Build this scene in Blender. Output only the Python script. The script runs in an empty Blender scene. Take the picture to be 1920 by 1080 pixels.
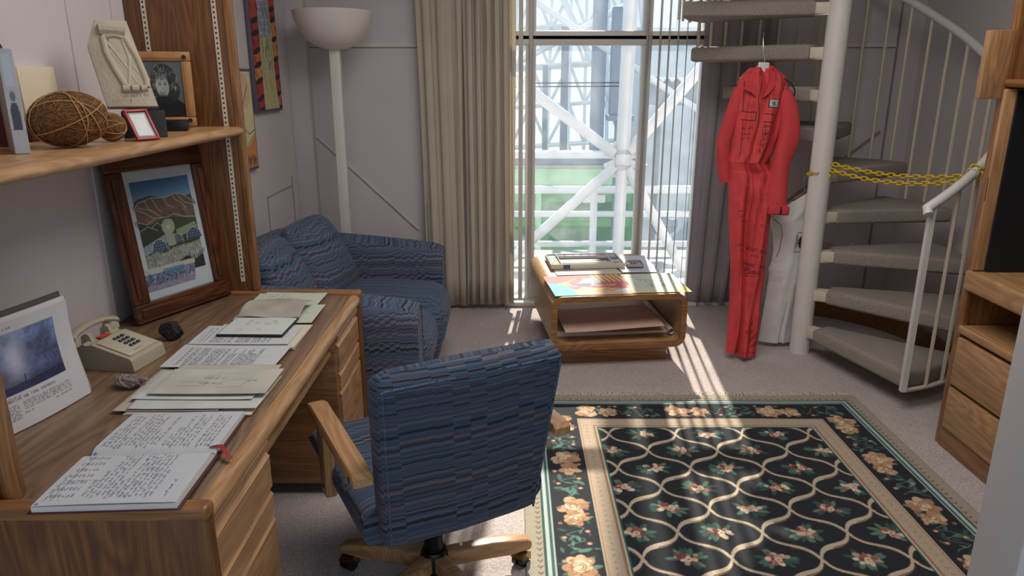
import bpy, bmesh, math, random
import numpy as np
from mathutils import Vector, Matrix
random.seed(7); np.random.seed(7)
R = math.radians; PI = math.pi
SC = bpy.context.scene
COL = SC.collection
# ---------------------------------------------------------------- camera
cam_d = bpy.data.cameras.new('camera'); cam = bpy.data.objects.new('camera', cam_d); COL.objects.link(cam)
cam.location = (0, 0, 1.65); cam.rotation_euler = (R(90-16.3), 0, 0)
cam_d.sensor_width = 36; cam_d.lens = 36*1352/1920; cam_d.clip_start = .02; cam_d.clip_end = 400
SC.camera = cam
SC.view_settings.view_transform = 'Standard'; SC.view_settings.look = 'None'
SC.view_settings.gamma = 1; SC.view_settings.use_curve_mapping = False
SC.view_settings.exposure = 0.02
# ---------------------------------------------------------------- sky and sun
W = bpy.data.worlds.new('sky'); SC.world = W; W.use_nodes = True
wn = W.node_tree.nodes; wl = W.node_tree.links; wn.clear()
wo = wn.new('ShaderNodeOutputWorld'); wb = wn.new('ShaderNodeBackground')
wt = wn.new('ShaderNodeTexCoord'); ws = wn.new('ShaderNodeSeparateXYZ'); wr = wn.new('ShaderNodeValToRGB')
wl.new(wt.outputs['Generated'], ws.inputs[0]); wl.new(ws.outputs['Z'], wr.inputs[0])
wr.color_ramp.elements[0].position = 0.0; wr.color_ramp.elements[0].color = (.80, .86, .90, 1)
wr.color_ramp.elements[1].position = 0.5; wr.color_ramp.elements[1].color = (.50, .72, .95, 1)
wl.new(wr.outputs[0], wb.inputs[0]); wb.inputs[1].default_value = 1.1
wl.new(wb.outputs[0], wo.inputs[0])
sd = bpy.data.lights.new('sun', 'SUN'); sun = bpy.data.objects.new('sun', sd); COL.objects.link(sun)
sd.energy = 9.0; sd.angle = R(0.7); sd.color = (1, .88, .74)
sun.rotation_euler = Vector((-.09, -1, -.80)).to_track_quat('-Z', 'Y').to_euler()
# unseen area light added under the ceiling to fill the study softly
ld = bpy.data.lights.new('fill_light', 'AREA'); lo = bpy.data.objects.new('fill_light', ld); COL.objects.link(lo)
ld.shape = 'RECTANGLE'; ld.size = 2.0; ld.size_y = 1.6; ld.energy = 52; ld.color = (1, .95, .9)
lo.location = (.5, 2.3, 3.0)
# ---------------------------------------------------------------- materials
def s2l(c):
    return tuple((x/12.92 if x <= .04045 else ((x+.055)/1.055)**2.4) for x in c)
def hx(h):
    return s2l(tuple(int(h[i:i+2], 16)/255 for i in (0, 2, 4)))
MT = {}
def base_mat(name, rough=.5, metal=0):
    m = bpy.data.materials.new(name); m.use_nodes = True
    n = m.node_tree.nodes; l = m.node_tree.links
    b = n['Principled BSDF']; b.inputs['Roughness'].default_value = rough; b.inputs['Metallic'].default_value = metal
    MT[name] = m
    return m, n, l, b
def plain(name, h, rough=.5, metal=0, var=.06, scale=8, bump=0, bscale=60, emit=0):
    m, n, l, b = base_mat(name, rough, metal)
    tc = n.new('ShaderNodeTexCoord'); no = n.new('ShaderNodeTexNoise'); no.inputs['Scale'].default_value = scale; no.inputs['Detail'].default_value = 4
    l.new(tc.outputs['Object'], no.inputs['Vector'])
    cr = n.new('ShaderNodeValToRGB'); c = hx(h)
    cr.color_ramp.elements[0].position = .3; cr.color_ramp.elements[1].position = .7
    cr.color_ramp.elements[0].color = tuple(x*(1-var) for x in c)+(1,); cr.color_ramp.elements[1].color = tuple(min(1, x*(1+var)) for x in c)+(1,)
    l.new(no.outputs[0], cr.inputs[0]); l.new(cr.outputs[0], b.inputs['Base Color'])
    if bump:
        n2 = n.new('ShaderNodeTexNoise'); n2.inputs['Scale'].default_value = bscale; n2.inputs['Detail'].default_value = 6
        l.new(tc.outputs['Object'], n2.inputs['Vector'])
        bp = n.new('ShaderNodeBump'); bp.inputs['Strength'].default_value = bump; bp.inputs['Distance'].default_value = .01
        l.new(n2.outputs[0], bp.inputs['Height']); l.new(bp.outputs[0], b.inputs['Normal'])
    return m
def wood(name, dark, mid, light, axis='Y', rough=.38, scale=1.0, cath=1.0):
    """oak: stretched growth rings and fine pores along axis"""
    m, n, l, b = base_mat(name, rough)
    tc = n.new('ShaderNodeTexCoord'); mp = n.new('ShaderNodeMapping')
    k = {'X': (.12, 1, 1), 'Y': (1, .12, 1), 'Z': (1, 1, .12)}[axis]
    mp.inputs['Scale'].default_value = tuple(v*scale for v in k)
    l.new(tc.outputs['Object'], mp.inputs['Vector'])
    n1 = n.new('ShaderNodeTexNoise'); n1.inputs['Scale'].default_value = 7; n1.inputs['Detail'].default_value = 2; n1.inputs['Distortion'].default_value = .3
    l.new(mp.outputs[0], n1.inputs['Vector'])
    mu = n.new('ShaderNodeMath'); mu.operation = 'MULTIPLY'; mu.inputs[1].default_value = 16*cath; l.new(n1.outputs[0], mu.inputs[0])
    fr = n.new('ShaderNodeMath'); fr.operation = 'PINGPONG'; fr.inputs[1].default_value = .5; l.new(mu.outputs[0], fr.inputs[0])
    m2 = n.new('ShaderNodeMath'); m2.operation = 'MULTIPLY'; m2.inputs[1].default_value = 1.5; l.new(fr.outputs[0], m2.inputs[0])
    mp2 = n.new('ShaderNodeMapping'); mp2.inputs['Scale'].default_value = tuple(v*(.25 if v < 1 else 1)*scale for v in k)
    l.new(tc.outputs['Object'], mp2.inputs['Vector'])
    n2 = n.new('ShaderNodeTexNoise'); n2.inputs['Scale'].default_value = 220; n2.inputs['Detail'].default_value = 3
    l.new(mp2.outputs[0], n2.inputs['Vector'])
    n3 = n.new('ShaderNodeTexNoise'); n3.inputs['Scale'].default_value = 45; n3.inputs['Detail'].default_value = 2
    l.new(mp2.outputs[0], n3.inputs['Vector'])
    a1 = n.new('ShaderNodeMath'); a1.operation = 'MULTIPLY_ADD'; a1.inputs[1].default_value = .34; l.new(m2.outputs[0], a1.inputs[0])
    a2 = n.new('ShaderNodeMath'); a2.operation = 'MULTIPLY_ADD'; a2.inputs[1].default_value = .45; l.new(n2.outputs[0], a2.inputs[0])
    a3 = n.new('ShaderNodeMath'); a3.operation = 'MULTIPLY'; a3.inputs[1].default_value = .45; l.new(n3.outputs[0], a3.inputs[0])
    l.new(a3.outputs[0], a2.inputs[2]); l.new(a2.outputs[0], a1.inputs[2])
    cr = n.new('ShaderNodeValToRGB'); e = cr.color_ramp.elements
    e[0].position = .30; e[0].color = hx(dark)+(1,); e[1].position = .85; e[1].color = hx(light)+(1,)
    x = e.new(.58); x.color = hx(mid)+(1,)
    l.new(a1.outputs[0], cr.inputs[0]); l.new(cr.outputs[0], b.inputs['Base Color'])
    bp = n.new('ShaderNodeBump'); bp.inputs['Strength'].default_value = .12; bp.inputs['Distance'].default_value = .003
    l.new(n2.outputs[0], bp.inputs['Height']); l.new(bp.outputs[0], b.inputs['Normal'])
    b.inputs['Coat Weight'].default_value = .15; b.inputs['Coat Roughness'].default_value = .3
    return m
def stripe_fabric(name, colw=.042, per=.0115, wav=0.0, shift=.5, bright=1.0):
    """blue upholstery: fine weft stripes in short offset columns (uses box-projected UV, metres)"""
    m, n, l, b = base_mat(name, .85)
    uv = n.new('ShaderNodeUVMap'); uv.uv_map = 'UVMap'; sp = n.new('ShaderNodeSeparateXYZ'); l.new(uv.outputs[0], sp.inputs[0])
    def ma(op, a, bb=None, c=None):
        q = n.new('ShaderNodeMath'); q.operation = op
        for i, v in enumerate((a, bb, c)):
            if v is None: continue
            if isinstance(v, (int, float)): q.inputs[i].default_value = v
            else: l.new(v, q.inputs[i])
        return q.outputs[0]
    row = ma('FLOOR', ma('DIVIDE', sp.outputs['Y'], per*3.2))
    u2 = ma('ADD', ma('DIVIDE', sp.outputs['X'], colw), ma('MULTIPLY', row, .23 if wav else 0.07))
    colx = ma('FLOOR', u2)
    wn_ = n.new('ShaderNodeTexWhiteNoise'); wn_.noise_dimensions = '1D'; l.new(colx, wn_.inputs['W'])
    off = ma('MULTIPLY', wn_.outputs['Value'], per*shift*2)
    wv = ma('MULTIPLY', ma('SINE', ma('MULTIPLY', u2, PI*2)), wav)
    y = ma('ADD', ma('ADD', sp.outputs['Y'], off), wv)
    nz = n.new('ShaderNodeTexNoise'); nz.noise_dimensions = '1D'; nz.inputs['Scale'].default_value = 1/per*.9; nz.inputs['Detail'].default_value = 1.5
    l.new(y, nz.inputs['W'])
    fine = ma('MULTIPLY', ma('SINE', ma('MULTIPLY', y, 2*PI/(per*.55))), .11)
    v = ma('ADD', nz.outputs[0], fine)
    cr = n.new('ShaderNodeValToRGB'); e = cr.color_ramp.elements
    def cc(h): return tuple(x*bright for x in hx(h))+(1,)
    e[0].position = .26; e[0].color = cc('121a2a'); e[1].position = .76; e[1].color = cc('79696a')
    for p, h in ((.38, '20344c'), (.44, '625a62'), (.48, '2c4a66'), (.54, '396488'), (.60, '26364c'), (.67, '6a5f66')):
        q = e.new(p); q.color = cc(h)
    l.new(v, cr.inputs[0]); l.new(cr.outputs[0], b.inputs['Base Color'])
    b.inputs['Sheen Weight'].default_value = .05
    bp = n.new('ShaderNodeBump'); bp.inputs['Strength'].default_value = .35; bp.inputs['Distance'].default_value = .002
    l.new(v, bp.inputs['Height']); l.new(bp.outputs[0], b.inputs['Normal'])
    return m
def carpet(name, h1, h2, sc=240):
    m, n, l, b = base_mat(name, .95)
    tc = n.new('ShaderNodeTexCoord'); v = n.new('ShaderNodeTexVoronoi'); v.inputs['Scale'].default_value = sc*.5
    l.new(tc.outputs['Object'], v.inputs['Vector'])
    no = n.new('ShaderNodeTexNoise'); no.inputs['Scale'].default_value = sc; no.inputs['Detail'].default_value = 3; l.new(tc.outputs['Object'], no.inputs['Vector'])
    n3 = n.new('ShaderNodeTexNoise'); n3.inputs['Scale'].default_value = 2.5; l.new(tc.outputs['Object'], n3.inputs['Vector'])
    mx = n.new('ShaderNodeMath'); mx.operation = 'MULTIPLY_ADD'; mx.inputs[1].default_value = .5
    l.new(v.outputs['Distance'], mx.inputs[0]); l.new(no.outputs[0], mx.inputs[2])
    m3 = n.new('ShaderNodeMath'); m3.operation = 'MULTIPLY_ADD'; m3.inputs[1].default_value = .3; l.new(n3.outputs[0], m3.inputs[0]); l.new(mx.outputs[0], m3.inputs[2])
    cr = n.new('ShaderNodeValToRGB'); e = cr.color_ramp.elements
    e[0].position = .45; e[0].color = hx(h1)+(1,); e[1].position = 1.0; e[1].color = hx(h2)+(1,)
    l.new(m3.outputs[0], cr.inputs[0]); l.new(cr.outputs[0], b.inputs['Base Color'])
    bp = n.new('ShaderNodeBump'); bp.inputs['Strength'].default_value = .5; bp.inputs['Distance'].default_value = .004
    l.new(mx.outputs[0], bp.inputs['Height']); l.new(bp.outputs[0], b.inputs['Normal'])
    return m
def painted(name, rough=.7, sheen=0, bump=0, coat=0):
    m, n, l, b = base_mat(name, rough)
    at = n.new('ShaderNodeAttribute'); at.attribute_name = 'Col'
    tc = n.new('ShaderNodeTexCoord'); no = n.new('ShaderNodeTexNoise'); no.inputs['Scale'].default_value = 30; no.inputs['Detail'].default_value = 5
    l.new(tc.outputs['Object'], no.inputs['Vector'])
    mr = n.new('ShaderNodeMapRange'); mr.inputs['To Min'].default_value = .93; mr.inputs['To Max'].default_value = 1.05; l.new(no.outputs[0], mr.inputs[0])
    mx = n.new('ShaderNodeVectorMath'); mx.operation = 'MULTIPLY'
    l.new(at.outputs['Color'], mx.inputs[0]); l.new(mr.outputs[0], mx.inputs[1]); l.new(mx.outputs[0], b.inputs['Base Color'])
    if coat: b.inputs['Coat Weight'].default_value = coat; b.inputs['Coat Roughness'].default_value = .05
    if bump:
        n2 = n.new('ShaderNodeTexNoise'); n2.inputs['Scale'].default_value = 400; l.new(tc.outputs['Object'], n2.inputs['Vector'])
        bp = n.new('ShaderNodeBump'); bp.inputs['Strength'].default_value = bump; bp.inputs['Distance'].default_value = .003
        l.new(n2.outputs[0], bp.inputs['Height']); l.new(bp.outputs[0], b.inputs['Normal'])
    return m
def glass(name, tint=(.97, .99, 1), fac=.08, dust=0):
    m = bpy.data.materials.new(name); m.use_nodes = True; n = m.node_tree.nodes; l = m.node_tree.links; n.clear()
    o = n.new('ShaderNodeOutputMaterial'); t = n.new('ShaderNodeBsdfTransparent'); g = n.new('ShaderNodeBsdfGlossy'); mx = n.new('ShaderNodeMixShader')
    t.inputs[0].default_value = tint+(1,); g.inputs['Roughness'].default_value = .03; g.inputs[0].default_value = (1, 1, 1, 1)
    lw = n.new('ShaderNodeLayerWeight'); lw.inputs[0].default_value = .15
    mm = n.new('ShaderNodeMath'); mm.operation = 'MULTIPLY'; mm.inputs[1].default_value = fac*6; l.new(lw.outputs['Fresnel'], mm.inputs[0])
    l.new(mm.outputs[0], mx.inputs[0]); l.new(t.outputs[0], mx.inputs[1]); l.new(g.outputs[0], mx.inputs[2])
    if dust:
        tr_ = n.new('ShaderNodeBsdfTranslucent'); tr_.inputs[0].default_value = (.85, .9, 1, 1); m2 = n.new('ShaderNodeMixShader')
        tc = n.new('ShaderNodeTexCoord'); no = n.new('ShaderNodeTexNoise'); no.inputs['Scale'].default_value = 9; no.inputs['Detail'].default_value = 8; l.new(tc.outputs['Object'], no.inputs['Vector'])
        mr = n.new('ShaderNodeMapRange'); mr.inputs['From Min'].default_value = .3; mr.inputs['From Max'].default_value = .7; mr.inputs['To Min'].default_value = dust*.5; mr.inputs['To Max'].default_value = dust*1.5; l.new(no.outputs[0], mr.inputs[0])
        l.new(mr.outputs[0], m2.inputs[0]); l.new(mx.outputs[0], m2.inputs[1]); l.new(tr_.outputs[0], m2.inputs[2]); l.new(m2.outputs[0], o.inputs[0])
    else: l.new(mx.outputs[0], o.inputs[0])
    MT[name] = m; return m
plain('wall', 'c9c2c4', .75, var=.03, scale=2.5, bump=.08, bscale=40)
plain('wall_white', 'c4c0c1', .7, var=.03, scale=3)
plain('groove', '8d8788', .8); plain('trimpaint', 'cfcccb', .55)
carpet('carpet', '7f7370', 'b9aeaa'); carpet('tread_carpet', '69605a', '989087', 300)
OAK = ('5e3a1f', 'a2713f', 'bd8d58')
for a in 'XYZ': wood('oak_'+a, '6b4424', '895c35', 'a57747', a)
for a in 'XYZ': wood('oak_top_'+a, '604835', '7e634c', '957a62', a, rough=.35, cath=.8)
for a in 'XYZ': wood('oak_light_'+a, '8f6a45', 'ab825a', 'c59b6e', a)
for a in 'XYZ': wood('oak_dark_'+a, '4a2b15', '6c4423', '855a32', a, cath=.9)
for a in 'XYZ': wood('frame_wood_'+a, '33170d', '4e2817', '6b3f26', a, rough=.3)
stripe_fabric('chair_fabric', .05, .0125, shift=1.4, bright=.78); stripe_fabric('sofa_fabric', 0.024, .0125, wav=.002, shift=.7, bright=1.1)
plain('black_metal', '0c0d0f', .35, .3); plain('black_plastic', '101114', .4); plain('chrome', 'b8b6ae', .22, 1.0)
plain('brass', 'a08a5c', .3, 1.0)
plain('alu', 'd2cfca', .4, .0, var=.04); plain('alu_dark', 'a5a19c', .4, .1)
plain('white_paint', 'd6d2cd', .4, var=.03); plain('cream_paint', 'cfc3b0', .5, var=.05)
plain('curtain_l', 'dcd3c3', .85, var=.05, scale=3, bump=.1, bscale=300); plain('curtain_r', 'bdb4bb', .85, var=.05, bump=.1, bscale=300)
for nm, hh in (('curtain_l', 'ddd3c2'), ('curtain_r', 'c0b8c0')):
    mt = MT[nm]; n = mt.node_tree.nodes; l = mt.node_tree.links; out = [q for q in n if q.type == 'OUTPUT_MATERIAL'][0]
    tt_ = n.new('ShaderNodeBsdfTranslucent'); tt_.inputs[0].default_value = hx(hh)+(1,); mxs = n.new('ShaderNodeMixShader'); mxs.inputs[0].default_value = .38
    l.new(n['Principled BSDF'].outputs[0], mxs.inputs[1]); l.new(tt_.outputs[0], mxs.inputs[2]); l.new(mxs.outputs[0], out.inputs[0])
plain('blind', 'b5b1ab', .6); plain('paper', 'd5d3cf', .8, var=.03); plain('paper_cream', 'cfc7b4', .8, var=.04); plain('paper_pink', 'd9b9a4', .85, var=.04, scale=4)
plain('truss_white', 'dfe3e6', .5, var=.04); plain('truss_grey', '8b96a2', .5, var=.05)
plain('green_panel', '7fae7e', .6, var=.08); plain('green_light', 'b5dcb0', .6, var=.05); plain('green_dark', '66866a', .6, var=.1)
plain('deck', 'b9b8b4', .8, var=.06); plain('ground', '8f8c84', .9, var=.15)
plain('stone', 'b3a794', .8, var=.06, scale=14, bump=.25, bscale=90); plain('yellow', 'd9b614', .45, var=.05)
plain('beige_plastic', 'aaa08c', .32, var=.03); plain('grey_button', '3b4046', .35); plain('rock_dark', '24211f', .75, var=.3, scale=30, bump=.9, bscale=40)
plain('rock_light', '8f8078', .8, var=.35, scale=26, bump=.8, bscale=60); plain('maroon', '4a1822', .5); plain('red', '9c2335', .4); plain('red_ribbon', '8f1d2a', .6)
plain('lamp_shade', 'dcd5d0', .18, var=.02); plain('leather_dark', '1c1d22', .5); plain('white_cloth', 'd2cfcc', .85, var=.04, bump=.15, bscale=200)
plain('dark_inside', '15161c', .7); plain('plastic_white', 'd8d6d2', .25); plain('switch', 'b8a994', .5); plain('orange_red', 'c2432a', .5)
plain('twig', '6d4a2b', .85, var=.4, scale=60, bump=1, bscale=120); plain('twine', 'b08a58', .8)
painted('painted'); painted('painted_gloss', .35, coat=.3); painted('rug_pile', .95, bump=.6); painted('cloth_painted', .8, bump=.25)
glass('glass', dust=.045); glass('picture_glass', fac=.05)
# ---------------------------------------------------------------- mesh builder
class MB:
    def __init__(s): s.bm = bmesh.new(); s.M = Matrix.Identity(4)
    def _v(s, p): return s.bm.verts.new(s.M @ Vector(p))
    def box(s, x0, x1, y0, y1, z0, z1, b=0, seg=2, M=None):
        mat = s.M @ (M or Matrix.Identity(4)) @ Matrix.Translation(((x0+x1)/2, (y0+y1)/2, (z0+z1)/2)) @ Matrix.Diagonal((abs(x1-x0), abs(y1-y0), abs(z1-z0), 1))
        vs = bmesh.ops.create_cube(s.bm, size=1, matrix=mat)['verts']
        if b:
            es = list({e for v in vs for e in v.link_edges})
            bmesh.ops.bevel(s.bm, geom=es, offset=b, segments=seg, affect='EDGES', profile=.5, clamp_overlap=True)
        return s
    def tube(s, pts, r, n=8, closed=False, cap=True):
        pts = [Vector(p) for p in pts]; k = len(pts); rr = r if isinstance(r, (list, tuple)) else [r]*k
        rings = []; up = None
        for i, p in enumerate(pts):
            a = pts[i-1] if (i > 0 or closed) else p; c = pts[(i+1) % k] if (i < k-1 or closed) else p
            t = (c-a).normalized()
            if up is None: up = t.orthogonal().normalized()
            up = (up-t*up.dot(t)); up = up.normalized() if up.length > 1e-6 else t.orthogonal().normalized()
            w = t.cross(up)
            rings.append([s._v(p+up*math.cos(2*PI*j/n)*rr[i]+w*math.sin(2*PI*j/n)*rr[i]) for j in range(n)])
        s._join(rings, closed, cap); return s
    def _join(s, rings, closed=False, cap=True):
        n = len(rings[0]); k = len(rings)
        for i in range(k if closed else k-1):
            A, B = rings[i], rings[(i+1) % k]
            for j in range(n):
                try: s.bm.faces.new((A[j], A[(j+1) % n], B[(j+1) % n], B[j]))
                except ValueError: pass
        if cap and not closed:
            try: s.bm.faces.new(rings[0][::-1]); s.bm.faces.new(rings[-1])
            except ValueError: pass
    def loft(s, rings, closed=False, cap=True):
        s._join([[s._v(p) for p in r] for r in rings], closed, cap); return s
    def lathe(s, prof, n=32, c=(0, 0, 0), cap=False):
        rings = [[(c[0]+r*math.cos(2*PI*j/n), c[1]+r*math.sin(2*PI*j/n), c[2]+z) for j in range(n)] for r, z in prof]
        return s.loft(rings, False, cap)
    def prism(s, poly, h, M=None, b=0):
        """polygon in local XY, extruded h along +Z"""
        Mo = s.M; s.M = s.M @ (M or Matrix.Identity(4))
        A = [s._v((x, y, 0)) for x, y in poly]; B = [s._v((x, y, h)) for x, y in poly]
        s.M = Mo
        f1 = s.bm.faces.new(A[::-1]); f2 = s.bm.faces.new(B); k = len(poly)
        for i in range(k): s.bm.faces.new((A[i], A[(i+1) % k], B[(i+1) % k], B[i]))
        if b:
            bmesh.ops.bevel(s.bm, geom=list({e for f in (f1, f2) for e in f.edges}), offset=b, segments=2, affect='EDGES', profile=.5, clamp_overlap=True)
        return s
    def puffy(s, sx, sy, sz, e1=4, e2=2.2, n=20, M=None, crown=0):
        """cushion block: superellipsoid with sharper plan outline (e1) and soft section (e2)"""
        tb = bmesh.new(); bmesh.ops.create_cube(tb, size=2)
        bmesh.ops.subdivide_edges(tb, edges=list(tb.edges), cuts=n, use_grid_fill=True)
        seen = list(tb.verts)
        Mt = s.M @ (M or Matrix.Identity(4))
        for v in seen:
            x, y, z = v.co
            q = (abs(x)**e1+abs(y)**e1)**(1/e1) if (x or y) else 0
            m = max(abs(x), abs(y)); 
            X, Y = (x*m/q, y*m/q) if q > 1e-9 else (x, y)
            rad = m
            d = (abs(rad)**e2+abs(z)**e2)**(1/e2); mm = max(rad, abs(z)); k = mm/d if d > 1e-9 else 1
            X *= k; Y *= k; z *= k
            if crown: z *= 1+crown*(1-min(1, rad)**2)
            v.co = Mt @ Vector((X*sx/2, Y*sy/2, z*sz/2))
        nv = {v: s.bm.verts.new(v.co) for v in tb.verts}
        for f in tb.faces: s.bm.faces.new([nv[v] for v in f.verts])
        tb.free()
        return s
    def ico(s, r, c=(0, 0, 0), sub=3, f=None, M=None):
        vs = bmesh.ops.create_icosphere(s.bm, subdivisions=sub, radius=1)['verts']
        for v in vs:
            p = v.co.copy(); k = f(p) if f else 1
            v.co = s.M @ (M or Matrix.Identity(4)) @ Vector((c[0]+p.x*r[0]*k, c[1]+p.y*r[1]*k, c[2]+p.z*r[2]*k))
        return s
    def build(s, name, mat, parent=None, smooth=True, ang=.6, uv=False):
        bm = s.bm
        bmesh.ops.recalc_face_normals(bm, faces=bm.faces)
        if smooth:
            for f in bm.faces: f.smooth = True
            for e in bm.edges:
                if len(e.link_faces) == 2 and e.calc_face_angle() > ang: e.smooth = False
        if uv:
            L = bm.loops.layers.uv.new('UVMap')
            for f in bm.faces:
                n = f.normal; ax, ay, az = abs(n.x), abs(n.y), abs(n.z)
                for lp in f.loops:
                    p = lp.vert.co
                    if ax >= ay and ax >= az: q = (p.y, p.z)
                    elif ay >= az: q = (p.x, p.z)
                    else: q = (p.x, p.y) if uv == 'XY' else (p.y, p.x)
                    lp[L].uv = q
        me = bpy.data.meshes.new(name); bm.to_mesh(me); bm.free()
        me.materials.append(MT[mat])
        o = bpy.data.objects.new(name, me); COL.objects.link(o)
        if parent is not None: o.parent = parent
        return o
def tag(o, label=None, cat=None, group=None, kind=None):
    if label: o['label'] = label
    if cat: o['category'] = cat
    if group: o['group'] = group
    if kind: o['kind'] = kind
    return o
def thing(name, label, cat, loc=(0, 0, 0), rz=0, group=None):
    o = bpy.data.objects.new(name, None); COL.objects.link(o); o.empty_display_size = .1
    o.location = loc; o.rotation_euler = (0, 0, rz)
    return tag(o, label, cat, group)
def thingM(name, label, cat, M, group=None):
    o = thing(name, label, cat, group=group); o.matrix_world = M; return o
def struct(name, mb, mat, **k):
    o = mb.build(name, mat, **k); o['kind'] = 'structure'; return o
def RX(a): return Matrix.Rotation(R(a), 4, 'X')
def RY(a): return Matrix.Rotation(R(a), 4, 'Y')
def RZ(a): return Matrix.Rotation(R(a), 4, 'Z')
def T(x, y, z): return Matrix.Translation((x, y, z))
def frameM(o, xa, ya):
    """matrix with origin o, x axis along xa, y axis close to ya"""
    x = Vector(xa).normalized(); y = Vector(ya); z = x.cross(y).normalized(); y = z.cross(x)
    m = Matrix((x, y, z)).transposed().to_4x4(); m.translation = o; return m
# ---------------------------------------------------------------- painter
GL = {'A': '0,0 .5,1 1,0|.2,.4 .8,.4', 'B': '0,0 0,1 .8,.9 .8,.6 0,.5 .9,.4 .9,.1 0,0', 'C': '1,.9 .4,1 0,.5 .4,0 1,.1', 'D': '0,0 0,1 .7,.9 1,.5 .7,.1 0,0', 'E': '1,0 0,0 0,1 1,1|0,.5 .8,.5',
      'F': '0,0 0,1 1,1|0,.5 .8,.5', 'G': '1,.9 .4,1 0,.5 .4,0 1,.1 1,.5 .6,.5', 'H': '0,0 0,1|1,0 1,1|0,.5 1,.5', 'I': '.5,0 .5,1', 'J': '.8,1 .8,.2 .4,0 0,.2', 'K': '0,0 0,1|1,1 0,.4 1,0', 'L': '0,1 0,0 1,0',
      'M': '0,0 0,1 .5,.4 1,1 1,0', 'N': '0,0 0,1 1,0 1,1', 'O': '.5,0 0,.5 .5,1 1,.5 .5,0', 'P': '0,0 0,1 .9,.9 .9,.6 0,.5', 'Q': '.5,0 0,.5 .5,1 1,.5 .5,0|.6,.3 1,0', 'R': '0,0 0,1 .9,.9 .9,.6 0,.5 1,0',
      'S': '1,.9 .3,1 0,.75 1,.3 .7,0 0,.1', 'T': '.5,0 .5,1|0,1 1,1', 'U': '0,1 0,.2 .5,0 1,.2 1,1', 'V': '0,1 .5,0 1,1', 'W': '0,1 .25,0 .5,.7 .75,0 1,1', 'X': '0,0 1,1|0,1 1,0', 'Y': '0,1 .5,.5 1,1|.5,.5 .5,0',
      'Z': '0,1 1,1 0,0 1,0', '0': '.5,0 0,.5 .5,1 1,.5 .5,0', '1': '.2,.8 .5,1 .5,0', '2': '0,.8 .5,1 1,.75 0,0 1,0', '3': '0,1 .9,.9 .9,.6 .3,.5 .9,.4 .9,.1 0,0', '9': '1,.6 .5,.5 .1,.75 .5,1 1,.8 .8,0',
      '4': '.7,0 .7,1 0,.3 1,.3', '7': '0,1 1,1 .4,0', '#': '.3,0 .4,1|.7,0 .8,1|0,.3 1,.3|0,.7 1,.7', '\'': '.5,1 .4,.7', '.': '.4,0 .5,.05', '&': '1,0 .2,.8 .5,1 .7,.8 0,.2 .4,0 1,.4'}
def vnoise(nx, ny, fx, fy, seed=0):
    rg = np.random.RandomState(seed); g = rg.rand(int(fy)+3, int(fx)+3)
    X = np.linspace(0, fx, nx); Y = np.linspace(0, fy, ny)
    xi = X.astype(int); yi = Y.astype(int); xf = X-xi; yf = Y-yi
    xf = xf*xf*(3-2*xf); yf = (yf*yf*(3-2*yf))[:, None]
    a = g[np.ix_(yi, xi)]; b = g[np.ix_(yi, xi+1)]; c = g[np.ix_(yi+1, xi)]; d = g[np.ix_(yi+1, xi+1)]
    return (a*(1-xf)+b*xf)*(1-yf)+(c*(1-xf)+d*xf)*yf
def rgb(h):
    return np.array([int(h[i:i+2], 16)/255 for i in (0, 2, 4)]) if isinstance(h, str) else np.array(h)
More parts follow.
